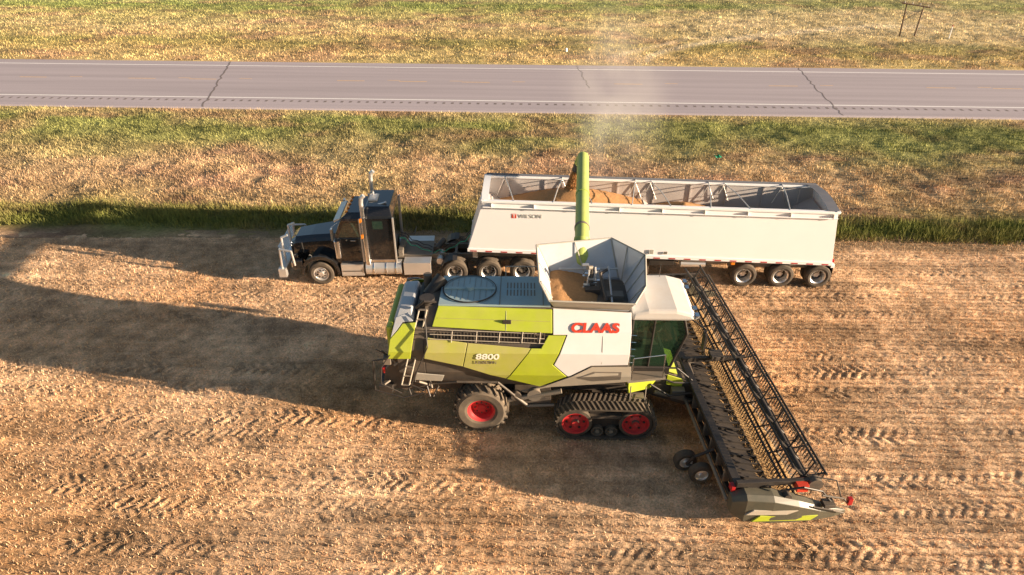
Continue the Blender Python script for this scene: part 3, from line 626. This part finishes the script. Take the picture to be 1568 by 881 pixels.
def ag_wheel(b,x,y,z,s_,r=.83,w=.66):
    s=-s_
    prof=[(0,.16,'red'),(.13,.16,'red'),(.15,.22,'red'),(.30,.26,'red'),(.36,.08,'red'),(.42,.04,'rubberd'),(.50,.01,'rubberd'),(.68,.0,'rubberd'),(.76,.05,'rubberd'),(r-.06,.12,'rubberd'),(r-.05,w-.12,'rubberd'),(.72,w-.02,'rubberd'),(.4,w-.05,'rubberd'),(.2,w-.2,'red'),(0,w-.2,'red')]
    b.lathe((x,y,z),prof,44,s)
    for i in range(8):
        a=i*math.pi/4; b.cyl((x+.2*math.cos(a),y+s*.2,z+.2*math.sin(a)),(x+.2*math.cos(a),y+s*.25,z+.2*math.sin(a)),.025,'dark',n=6)
    nl=20
    for k in range(2):
        for i in range(nl):
            a=2*math.pi*(i+.5*k)/nl; da=.20
            ya=y+s*(.03 if k==0 else w-.03); ym=y+s*(w/2)
            def pt(an,rr,yy): return (x+rr*math.cos(an),yy,z+rr*math.sin(an))
            t=.035
            b.hexa([pt(a-t,r-.12,ya),pt(a+t,r-.12,ya),pt(a+da+t,r-.07,ym),pt(a+da-t,r-.07,ym),pt(a-t,r-.0,ya),pt(a+t,r-.0,ya),pt(a+da+t,r+.02,ym),pt(a+da-t,r+.02,ym)],'rubberd')
b=MB(); ag_wheel(b,-.9,YC-1.68,.83,-1); ag_wheel(b,-.9,YC+1.68,.83,1); b.obj('rear_wheels',cb,CO)
def track(b,ya,yb,outer):
    path=[]
    for i in range(19): a=R(90+10*i); path.append((1.93+.58*math.cos(a),.62+.58*math.sin(a),a))
    for i in range(1,12): path.append((1.93+1.8*i/12,.04,R(270)))
    for i in range(19): a=R(270+10*i); path.append((3.73+.58*math.cos(a),.62+.58*math.sin(a),a))
    for i in range(1,12): path.append((3.73-1.8*i/12,1.20+.02*math.sin(i/12*math.pi),R(90)))
    n_=len(path); 
    O=[(x_,ya,z_) for x_,z_,a in path]+[(x_,yb,z_) for x_,z_,a in path]
    I=[(x_-.06*math.cos(a),ya,z_-.06*math.sin(a)) for x_,z_,a in path]+[(x_-.06*math.cos(a),yb,z_-.06*math.sin(a)) for x_,z_,a in path]
    fs=[]
    for i in range(n_):
        j=(i+1)%n_; fs+=[(i,j,n_+j,n_+i),(2*n_+i,2*n_+j,3*n_+j,3*n_+i),(i,j,2*n_+j,2*n_+i),(n_+i,n_+j,3*n_+j,3*n_+i)]
    b.add(O+I,fs,'rubber')
    ym=(ya+yb)/2
    P=[Vector((p[0],p[1])) for p in path]; L=[0]
    for i in range(n_): L.append(L[-1]+(P[(i+1)%n_]-P[i]).length)
    def at(s):
        s%=L[-1]
        for i in range(n_):
            if L[i+1]>=s:
                t=(s-L[i])/(L[i+1]-L[i]); p=P[i].lerp(P[(i+1)%n_],t); d=(P[(i+1)%n_]-P[i]).normalized(); return p,Vector((-d.y,d.x))*-1
    nl=int(L[-1]/.15)
    for k in range(2):
        for i in range(nl):
            s0=L[-1]*(i+.5*k)/nl; 
            pA,nA=at(s0); pA2,nA2=at(s0+.055); pB,nB=at(s0+.12); pB2,nB2=at(s0+.175)
            yy0=ya if k==0 else yb; h=.045
            def q(p,n,hh,yy): 
                c=p+n*hh; return (c.x,yy,c.y)
            cen=Vector((2.83,.62))
            if (pA+nA*.1-cen).length<(pA-cen).length: nA,nA2,nB,nB2=-nA,-nA2,-nB,-nB2
            b.hexa([q(pA,nA,-.005,yy0),q(pA2,nA2,-.005,yy0),q(pB2,nB2,-.005,ym),q(pB,nB,-.005,ym),q(pA,nA,h,yy0),q(pA2,nA2,h,yy0),q(pB2,nB2,h,ym),q(pB,nB,h,ym)],'rubberd')
    s=1 if ya<yb else -1
    for (x_,z_,r_) in ((1.93,.62,.50),(3.73,.62,.50)):
        b.lathe((x_,ya,z_),[(0,.06,'red'),(.10,.04,'dark'),(.12,.12,'red'),(.20,.16,'red'),(.34,.14,'red'),(.37,.05,'red'),(.41,.04,'rubber'),(r_,.05,'rubber'),(r_,.62,'rubber'),(.2,.62,'dark'),(0,.6,'dark')],32,s)
        for i in range(6):
            a=i*math.pi/3; b.cyl((x_+.26*math.cos(a),ya+s*.13,z_+.26*math.sin(a)),(x_+.26*math.cos(a),ya+s*.17,z_+.26*math.sin(a)),.04,'black',n=8)
    for x_ in (2.60,3.02):
        b.lathe((x_,ya,.30),[(0,.05,'frame'),(.06,.05,'frame'),(.08,.12,'dark'),(.13,.10,'dark'),(.15,.04,'rubber'),(.19,.05,'rubber'),(.19,.6,'rubber'),(0,.6,'dark')],20,s)
    yA,yB=sorted((ya+s*.18,ya+s*.5))
    b.prism([(2.2,.45),(2.35,.95),(3.3,.95),(3.45,.5),(2.8,.35)],yA,yB,'black')
    yA,yB=sorted((ya+s*.10,ya+s*.18)); b.box(2.3,3.35,yA,yB,.78,.9,'dark')
    b.box(2.5,3.2,min(ya+s*.3,YC),max(ya+s*.3,YC),.6,.95,'dark')
b=MB(); track(b,YC-1.95,YC-1.25,1); track(b,YC+1.95,YC+1.25,1); b.obj('crawler_tracks',cb,CO)
# grain tank
b=MB()
base=[(1.22,16.35),(1.22,16.6),(1.22,18.0),(3.30,18.1),(3.42,17.6),(3.42,16.6),(3.36,16.25)]
zb_=4.02
rim=[(1.05,15.95,4.50),(.78,16.4,4.85),(.72,18.25,5.02),(3.05,18.75,5.02),(3.95,17.75,4.98),(3.80,16.45,4.70),(3.45,15.95,4.42)]
n_=len(rim); cc=Vector((2.3,17.2,4.2))
def ins(p,t=.04):
    v=Vector(p); d=(v-cc); d.z=0; d.normalize(); return tuple(v-d*t)
for i in range(n_):
    j=(i+1)%n_
    A=(*base[i],zb_);B=(*base[j],zb_);C=rim[j];D=rim[i]
    b.add([A,B,C,D],[(0,1,2,3)],'beige' if i==n_-1 else 'tankgrey')
    b.add([ins(A),ins(B),ins(C),ins(D)],[(0,1,2,3)],'tankgrey')
    b.tube([D,C],.028,'ltgrey',6)
    b.tube([ins(A,.06),ins(D,.06)],.02,'ltgrey',5)
    m1=[(D[k]+C[k])/2 for k in range(3)]; m0=[((A[k]+B[k])/2) for k in range(3)]; b.tube([ins(m0,.05),ins(m1,.05)],.018,'ltgrey',5)
bi=[Vector((*p,zb_)) for p in base]
lo=[(1.35,16.5,2.9),(1.35,16.7,2.9),(1.35,17.8,2.9),(3.1,17.9,2.9),(3.3,17.5,2.9),(3.3,16.7,2.9),(3.2,16.5,2.9)]
for i in range(n_):
    j=(i+1)%n_; b.add([tuple(bi[i]),tuple(bi[j]),lo[j],lo[i]],[(0,1,2,3)],'tankgrey')
b.obj('grain_tank',cb,CO)
b=MB(); gv=[];G=26
for j in range(G):
    for i in range(G):
        x_=1.12+2.25*i/(G-1); y_=16.3+1.78*j/(G-1); gv.append((x_,y_,4.36-.17*(x_-1.2)-.30*max(0,abs(x_-1.9)-.5)-.12*abs(y_-17.4)+random.random()*.02))
b.add(gv,[(j*G+i,j*G+i+1,(j+1)*G+i+1,(j+1)*G+i) for j in range(G-1) for i in range(G-1)],'grain',True); b.obj('tank_grain',cb,CO)
b=MB()
b.tube([(2.35,17.25,3.7),(2.35,17.4,4.75)],.07,'dark',12)
for i in range(13):
    z_=4.0+i*.065; xo=.17*math.cos(i*1.3); b.box(2.28+xo-.04,2.4+xo+.03,17.15+.02*i,17.25+.02*i,z_,z_+.06,'chrome' if i%3 else 'alu')
b.tube([(2.2,17.2,3.9),(2.28,17.35,4.8)],.025,'alu',6); b.tube([(2.52,17.2,3.9),(2.44,17.35,4.8)],.025,'alu',6)
b.tube([(2.35,17.4,4.75),(2.2,17.2,4.85)],.06,'frame',10); b.box(2.15,2.6,17.0,17.5,3.95,4.22,'dark')
b.tube([(2.9,16.5,4.1),(2.9,17.9,4.5)],.03,'alu',6); b.tube([(1.4,17.9,4.4),(3.2,17.95,4.4)],.03,'alu',6)
b.tube([(2.75,16.6,4.1),(2.6,17.3,4.6),(2.9,17.9,4.4)],.05,'dark',6); b.box(2.7,3.25,16.7,17.0,4.05,4.2,'frame')
b.obj('tank_auger',cb,CO)
# cab
b=MB()
b.prism([(3.48,1.95),(3.48,3.72),(4.95,3.80),(5.12,3.2),(4.75,1.95)],YC-.85,YC+.95,'cabglass'); b.obj('cab_glass',cb,CO)
b=MB()
b.box(3.49,3.53,YC-.80,YC+.90,1.98,3.70,'black'); b.box(3.55,4.70,YC-.78,YC+.88,1.97,2.06,'black')
b.box(3.85,4.3,YC-.22,YC+.28,2.35,2.5,'seat'); b.hexa([(3.75,YC-.22,2.45),(3.88,YC-.22,2.45),(3.88,YC+.28,2.45),(3.75,YC+.28,2.45),(3.62,YC-.18,3.15),(3.74,YC-.18,3.15),(3.74,YC+.24,3.15),(3.62,YC+.24,3.15)],'seat')
b.box(3.95,4.15,YC-.1,YC+.15,2.06,2.35,'black'); b.box(3.95,4.4,YC-.45,YC-.3,2.5,2.62,'frame'); b.box(4.3,4.36,YC-.62,YC-.35,2.7,2.95,'black')
b.tube([(4.6,YC+.03,2.1),(4.4,YC+.03,2.75)],.04,'black'); b.cyl((4.40,YC+.03,2.74),(4.385,YC+.03,2.78),.19,'black',n=20)
b.obj('cab_interior',cb,CO,.02)
b=MB()
b.prism([(3.40,3.74),(3.45,3.98),(3.9,4.10),(4.7,4.10),(5.15,3.98),(5.32,3.82),(5.2,3.74)],YC-1.0,YC+1.05,'roofw'); b.obj('cab_roof',cb,CO,.12)
b=MB()
for yy in (YC-.86,YC+.96):
    b.tube([(3.5,yy,1.95),(3.5,yy,3.75)],.05,'black'); b.tube([(4.1,yy,1.95),(4.15,yy,3.75)],.03,'black'); b.tube([(4.75,yy,1.95),(5.12,yy,3.2),(4.97,yy,3.76)],.04,'black')
b.tube([(3.5,YC-.87,1.97),(4.75,YC-.87,1.97)],.05,'black')
b.box(3.42,4.75,YC-.9,YC+1.0,1.75,1.93,'black')
b.hexa([(3.45,YC-1.4,1.78),(4.6,YC-1.2,1.78),(4.6,YC-.92,1.78),(3.45,YC-.92,1.78),(3.45,YC-1.4,1.86),(4.6,YC-1.2,1.86),(4.6,YC-.92,1.86),(3.45,YC-.92,1.86)],'frame')
for i in range(5):
    b.tube([(3.47,YC-.93,3.2-i*.25),(3.65,YC-.95,3.2-i*.25)],.012,'chrome',5)
for yy in (-.9,-.55,.6,.95): b.box(5.25,5.36,YC+yy-.1,YC+yy+.1,3.80,3.93,'chrome')
for s_ in (-1,1):
    b.tube([(5.15,YC+s_*.95,3.8),(5.5,YC+s_*1.35,3.7),(5.5,YC+s_*1.35,3.0)],.022,'black',6); b.box(5.46,5.52,YC+s_*1.35-.13,YC+s_*1.35+.13,3.05,3.6,'black')
b.cyl((3.75,YC+.95,4.1),(3.75,YC+.95,4.35),.02,'black'); b.cyl((3.75,YC+.95,4.35),(3.75,YC+.95,4.45),.14,'white',.05)
b.cyl((3.6,YC-.3,4.09),(3.6,YC-.3,4.22),.06,'orange'); b.tube([(4.5,YC+.9,4.1),(4.5,YC+.9,4.6)],.008,'black',5)
b.tube([(3.55,YC-1.35,1.85),(3.55,YC-1.4,2.7),(4.5,YC-1.2,2.7),(4.5,YC-1.2,1.85)],.02,'chrome',6)
b.obj('cab_frame',cb,CO)
b=MB()
b.hexa([(3.5,YC-1.35,1.35),(4.2,YC-1.05,1.3),(4.2,YC-.7,1.3),(3.5,YC-.7,1.35),(3.5,YC-1.3,1.70),(4.45,YC-.98,1.70),(4.45,YC-.7,1.70),(3.5,YC-.7,1.70)],'lime')
for i in range(3): b.box(3.55+.0*i,4.0,YC-1.45,YC-1.15,1.2-.22*i,1.23-.22*i,'frame')
b.tube([(3.55,YC-1.45,1.7),(3.55,YC-1.45,.7)],.02,'frame',6); b.tube([(4.0,YC-1.45,1.7),(4.0,YC-1.45,.7)],.02,'frame',6)
b.prism([(4.2,1.75),(5.5,1.30),(5.75,1.15),(5.75,.45),(5.4,.4),(3.9,.95)],YC-.75,YC+.75,'dark')
b.prism([(4.75,1.62),(5.25,1.44),(5.25,1.1),(4.75,1.25)],YC-.79,YC-.752,'lime')
b.prism([(4.3,1.80),(5.1,1.52),(5.1,1.48),(4.3,1.76)],YC-.6,YC+.6,'lime')
b.tube([(4.4,YC-.85,1.0),(5.6,YC-.85,.65)],.07,'frame'); b.tube([(4.3,YC-.9,1.7),(4.9,YC-1.0,1.5),(5.5,YC-.9,1.4)],.03,'black'); b.tube([(4.3,YC-.8,1.9),(5.0,YC-.8,1.9),(5.6,YC-.7,1.3)],.03,'black')
b.tube([(4.2,YC-1.1,1.5),(4.8,YC-1.15,1.1),(5.6,YC-1.1,1.2)],.035,'black'); b.box(4.9,5.3,YC-1.05,YC-.82,.9,1.2,'frame')
b.obj('feeder_house',cb,CO,.02)
# unloading auger
b=MB()
b.tube([(2.1,18.3,3.4),(2.1,18.55,4.6)],.27,'pipe',16); b.tube([(2.1,18.45,4.5),(2.15,18.9,4.92)],.25,'pipe',16)
b.cyl((2.14,18.75,4.86),(2.62,25.25,5.10),.225,'pipe',n=24)
b.cyl((2.38,22.0,4.98),(2.385,22.12,4.985),.245,'pipe',n=24); b.cyl((2.2,19.6,4.89),(2.205,19.7,4.895),.245,'frame',n=24)
b.tube([(2.6,24.95,5.09),(2.64,25.5,5.03),(2.62,25.75,4.86),(2.56,25.85,4.6)],.225,'pipe',20)
b.cyl((2.56,25.85,4.62),(2.50,25.85,4.3),.22,'black',.25,n=20)
b.obj('unloading_auger',cb,CO)
ng=9000; t=rng.random(ng)**.8; rad=(.12+.22*t)*np.sqrt(rng.random(ng)); th=rng.random(ng)*6.283
P=np.stack([2.42-.14*t+rad*np.cos(th)-0,25.85-17.1+rad*np.sin(th),4.35-.95*t],1)
q=rng.random((ng,1)); ms2=attr_mat('falling_grain',noise=3,amt=.1,bump=0)
o=blades('grain_stream',P,rng.uniform(.03,.08,ng),rng.uniform(.02,.035,ng),rng.uniform(0,.9,ng),np.array([.62,.36,.16])*(1-q)+np.array([.45,.24,.1])*q,ms2); o.parent=cb
# lettering
rt=90-math.degrees(math.atan2(.51,.45))
text('brand_lettering','CLAAS',.38,(1.68,-(1.36+.03),3.615),'redtxt',cb,off=.016,sx=1.2,shear=.12,rx=rt)
text('model_lettering','8800',.27,(-1.02,-sy(2.9)-.03,2.80),'wtxt',cb,off=.006,sx=1.25,shear=.1)
text('series_lettering','LEXION',.15,(-1.05,-sy(2.6)-.03,2.63),'frame',cb,sx=1.2)
b=MB(); b.box(-.25,0.0,YC-1.21,YC-1.15,3.72,3.86,'black'); b.obj('latch_recess',cb,CO,.02)
b=MB(); b.tube([(-2.1,YC-sy(3.85)-.02,3.85),(1.1,YC-sy(3.80)-.02,3.80)],.008,'olive',5)
for x_,z0,z1 in ((-.15,3.6,4.0),(2.6,2.65,3.5)): b.tube([(x_,YC-sy(z0)-.012,z0),(x_,YC-sy((z0+z1)/2)-.016,(z0+z1)/2),(x_,YC-sy(z1)-.012,z1)],.005,'ltgrey',5)
b.obj('panel_seams',cb,CO)

# ------------------------------------------------------------------ HEADER
hd=empty('cutting_header',(6.5,.32,.24),R(4.5),cb)
Wd=5.15
b=MB()
b.box(-1.12,-.90,-Wd,Wd,.95,1.13,'black'); b.box(-1.05,-.93,-Wd,Wd,.30,.45,'black')
b.box(-.93,-.90,-Wd,Wd,.45,.95,'black')
for i in range(18):
    y_=-Wd+.2+i*(2*Wd-.4)/17; b.box(-1.10,-.935,y_-.04,y_+.04,.45,.95,'frame')
b.cyl((-1.25,-Wd,.6),(-1.25,Wd,.6),.05,'frame')
b.tube([(-1.15,-4.5,1.2),(-1.15,4.5,1.2)],.03,'black',6)
b.obj('header_back_frame',hd,bevel=.01)
b=MB()
b.hexa([(-.88,-Wd,.62),(.15,-Wd,.40),(.15,Wd,.40),(-.88,Wd,.62),(-.88,-Wd,.66),(.15,-Wd,.44),(.15,Wd,.44),(-.88,Wd,.66)],'black')
y_=-Wd+.15
while y_<Wd-.1:
    b.hexa([(-.86,y_,.66),(.13,y_+.02,.44),(.13,y_+.07,.44),(-.86,y_+.05,.66),(-.86,y_,.72),(.13,y_+.02,.50),(.13,y_+.07,.50),(-.86,y_+.05,.72)],'black'); y_+=.27
b.hexa([(.15,-Wd,.38),(.98,-Wd,.12),(.98,Wd,.12),(.15,Wd,.38),(.15,-Wd,.43),(.98,-Wd,.16),(.98,Wd,.16),(.15,Wd,.43)],'straw')
y_=-Wd+.05
while y_<Wd:
    b.hexa([(.96,y_-.02,.10),(1.12,y_-.004,.10),(1.12,y_+.004,.10),(.96,y_+.02,.10),(.96,y_-.02,.17),(1.12,y_-.004,.125),(1.12,y_+.004,.125),(.96,y_+.02,.17)],'frame'); y_+=.0762*1.5
b.obj('draper_table',hd)
pp=np.stack([rng.uniform(-.1,.95,4500),rng.uniform(-5,5,4500),np.zeros(4500)],1); pp[:,2]=np.where(pp[:,0]<.15,.66-.22*(pp[:,0]+.88)/1.03,.43-.27*(pp[:,0]-.15)/.83)+.01
q=rng.random((4500,1)); o=blades('table_straw',pp,rng.uniform(.05,.2,4500),rng.uniform(.015,.035,4500),np.full(4500,.95),np.array([.60,.40,.19])*(1-q)+np.array([.36,.21,.09])*q,ms); o.parent=hd
b=MB(); rx,rz,rr=.76,1.12,.56
b.cyl((rx,-Wd+.15,rz),(rx,Wd-.15,rz),.085,'black',n=14)
for k in range(6):
    a=R(12+60*k); bx=rx+rr*math.cos(a); bz=rz+rr*math.sin(a)
    b.cyl((bx,-Wd+.12,bz),(bx,Wd-.12,bz),.034,'black',n=8)
    y_=-Wd+.2
    while y_<Wd-.15:
        b.cyl((bx,y_,bz),(bx-.07,y_,bz-.27),.014,'black',n=4,caps=False); y_+=.12
ny=11
for i in range(ny):
    y_=-Wd+.2+(2*Wd-.4)*i/(ny-1)
    for k in range(6):
        a=R(12+60*k); a2=R(72+60*k)
        b.tube([(rx,y_,rz),(rx+rr*math.cos(a),y_,rz+rr*math.sin(a))],.026,'black',5)
        b.tube([(rx+.62*rr*math.cos(a),y_,rz+.62*rr*math.sin(a)),(rx+.62*rr*math.cos(a2),y_,rz+.62*rr*math.sin(a2))],.018,'black',5)
b.obj('reel',hd)
b=MB()
for y_ in (-Wd+.02,0,Wd-.02):
    b.hexa([(-1.1,y_-.06,1.1),(rx,y_-.05,rz-.02),(rx,y_+.05,rz-.02),(-1.1,y_+.06,1.1),(-1.1,y_-.06,1.26),(rx+.2,y_-.05,rz+.12),(rx+.2,y_+.05,rz+.12),(-1.1,y_+.06,1.26)],'black')
    b.tube([(-1.0,y_+.12,.9),(.0,y_+.12,1.15)],.04,'frame')
b.tube([(-1.1,.3,1.3),(-.4,.3,1.45),(.2,.1,1.3)],.03,'black',6)
b.box(-.2,.2,-.2,.2,1.25,1.38,'dark')
b.obj('reel_arms',hd,bevel=.01)
for s_,nm in ((-1,'end_divider'),(1,'end_divider_far')):
    b=MB(); yi=s_*(Wd+.02)
    def loftprof(xs,ztop,zbot,ya,yb,m):
        n_=len(xs); V=[]
        for i in range(n_): V+=[(xs[i],ya[i],zbot[i]),(xs[i],ya[i],ztop[i]-.10),(xs[i],(ya[i]*2+yb[i])/3,ztop[i]),(xs[i],yb[i],ztop[i]),(xs[i],yb[i],zbot[i])]
        F=[]
        for i in range(n_-1):
            for k in range(5): F.append((5*i+k,5*i+(k+1)%5,5*i+5+(k+1)%5,5*i+5+k))
        F+=[tuple(range(5)),tuple(range(5*n_-5,5*n_))]
        b.add(V,F,m)
    xs=[-1.25,-.9,-.2,.5,1.1,1.6,1.95]
    loftprof(xs,[.95,1.08,1.02,.78,.52,.32,.18],[.45,.22,.14,.10,.08,.07,.06],[s_*(Wd+v) for v in (.28,.38,.42,.40,.34,.26,.16)],[s_*(Wd+v) for v in (.02,.02,.02,.03,.05,.08,.12)],'divider')
    b.hexa([(-.7,yi+s_*.415,.25),(.9,yi+s_*.375,.14),(.9,yi+s_*.35,.14),(-.7,yi+s_*.36,.25),(-.5,yi+s_*.415,.45),(1.1,yi+s_*.345,.28),(1.1,yi+s_*.31,.28),(-.5,yi+s_*.36,.45)],'lime')
    b.hexa([(-.9,yi+s_*.405,.50),(.2,yi+s_*.41,.44),(.2,yi+s_*.35,.44),(-.9,yi+s_*.33,.50),(-.7,yi+s_*.405,.66),(.5,yi+s_*.395,.56),(.5,yi+s_*.35,.56),(-.7,yi+s_*.33,.66)],'beige')
    b.obj(nm,hd,bevel=.02)
b=MB()
b.box(.42,.72,-Wd-.2,-Wd+.1,1.0,1.22,'redtxt'); b.cyl((.95,-Wd-.1,1.1),(.95,-Wd+.08,1.1),.2,'dark'); b.tube([(.0,-Wd-.2,1.1),(.5,-Wd-.3,1.3),(1.1,-Wd-.2,1.0),(1.5,-Wd-.2,.5)],.03,'black',6)
b.tube([(1.1,-Wd-.25,.9),(1.7,-Wd-.25,.75),(2.0,-Wd-.2,.4)],.03,'dark',6); b.tube([(1.0,-Wd,1.3),(1.5,-Wd-.05,1.2),(1.75,-Wd-.1,.6)],.02,'black',6); b.box(1.85,1.97,-Wd-.28,-Wd-.16,.5,.72,'redlamp')
b.box(1.2,1.5,-Wd-.35,-Wd-.1,.5,.62,'dark'); b.tube([(.9,-Wd-.35,.6),(1.4,-Wd-.4,.5),(1.8,-Wd-.3,.25)],.025,'dark',6)
b.box(-1.22,-1.12,-Wd-.05,-Wd+.15,.95,1.12,'redlamp'); b.cyl((.2,-Wd-.28,.9),(.2,-Wd-.1,.9),.10,'dark')
b.obj('reel_drive',hd,bevel=.01)
b=MB()
for (x_,y_) in ((-1.45,-3.75),(-1.75,-3.25),(-1.45,3.75),(-1.75,3.25)):
    b.lathe((x_,y_-.1,.11),[(0,-.02,'alu'),(.07,-.02,'alu'),(.09,.02,'alu'),(.17,.04,'alu'),(.19,.0,'rubber'),(.28,-.01,'rubber'),(.33,.03,'rubber'),(.33,.2,'rubber'),(.28,.24,'rubber'),(0,.22,'rubber')],26,1)
for s_ in (-1,1): b.tube([(-1.45,s_*3.6,.12),(-1.75,s_*3.4,.12),(-1.6,s_*3.5,.5),(-1.1,s_*3.5,.75)],.045,'black')
b.obj('gauge_wheels',hd)

# ------------------------------------------------------------------ dust plume (real volume over the trailer)
bm=bmesh.new(); bmesh.ops.create_icosphere(bm,subdivisions=3,radius=1); me=bpy.data.meshes.new('dust_cloud'); bm.to_mesh(me); bm.free()
du=bpy.data.objects.new('dust_cloud',me); COL.objects.link(du); du.location=(4.3,28.8,6.4); du.scale=(2.7,6.0,4.8); du.rotation_euler=(R(18),0,0)
m=bpy.data.materials.new('grain_dust'); m.use_nodes=True; nt=m.node_tree; N=nt.nodes; L=nt.links; N.clear()
out=N.new('ShaderNodeOutputMaterial'); vs_=N.new('ShaderNodeVolumeScatter'); vs_.inputs['Color'].default_value=(.97,.90,.80,1); vs_.inputs['Anisotropy'].default_value=.1
tc=N.new('ShaderNodeTexCoord'); ln_=N.new('ShaderNodeVectorMath'); ln_.operation='LENGTH'; L.new(tc.outputs['Object'],ln_.inputs[0])
mr=N.new('ShaderNodeMapRange'); mr.interpolation_type='SMOOTHSTEP'; mr.inputs[1].default_value=1.0; mr.inputs[2].default_value=.1; mr.inputs[3].default_value=0; mr.inputs[4].default_value=1; L.new(ln_.outputs['Value'],mr.inputs[0])
nz=N.new('ShaderNodeTexNoise'); nz.inputs['Scale'].default_value=2.2; nz.inputs['Detail'].default_value=4; L.new(tc.outputs['Object'],nz.inputs['Vector'])
m2=N.new('ShaderNodeMapRange'); m2.inputs[1].default_value=.36; m2.inputs[2].default_value=.7; m2.inputs[3].default_value=.0; m2.inputs[4].default_value=.125; L.new(nz.outputs['Fac'],m2.inputs[0])
mu=N.new('ShaderNodeMath'); mu.operation='MULTIPLY'; L.new(mr.outputs[0],mu.inputs[0]); L.new(m2.outputs[0],mu.inputs[1]); L.new(mu.outputs[0],vs_.inputs['Density']); L.new(vs_.outputs[0],out.inputs['Volume'])
me.materials.append(m)

# ------------------------------------------------------------------ camera / light / world
EL,AZ=R(11.),R(13.5)
sd=Vector((-math.cos(EL)*math.cos(AZ),math.cos(EL)*math.sin(AZ),-math.sin(EL)))
l=bpy.data.lights.new('sun','SUN'); l.energy=14.8; l.angle=R(.5); l.color=(1,.78,.56)
lo_=bpy.data.objects.new('sun',l); COL.objects.link(lo_); lo_.rotation_euler=sd.to_track_quat('-Z','Y').to_euler(); lo_.location=(30,-6,20)
w=bpy.data.worlds.new('World'); scn.world=w; w.use_nodes=True; nt=w.node_tree; bg=nt.nodes['Background']
sk=nt.nodes.new('ShaderNodeTexSky'); sk.sky_type='NISHITA'; sk.sun_disc=False; sk.sun_elevation=EL; sk.sun_rotation=R(103.5); sk.dust_density=1.2
nt.links.new(sk.outputs[0],bg.inputs[0]); bg.inputs[1].default_value=.14
c=bpy.data.cameras.new('camera'); c.lens=24; c.sensor_width=36; c.clip_end=6000
co=bpy.data.objects.new('camera',c); COL.objects.link(co); co.location=(0,0,14.9); co.rotation_euler=(R(58),0,0); scn.camera=co
scn.view_settings.view_transform='Standard'; scn.view_settings.look='None'; scn.view_settings.exposure=0
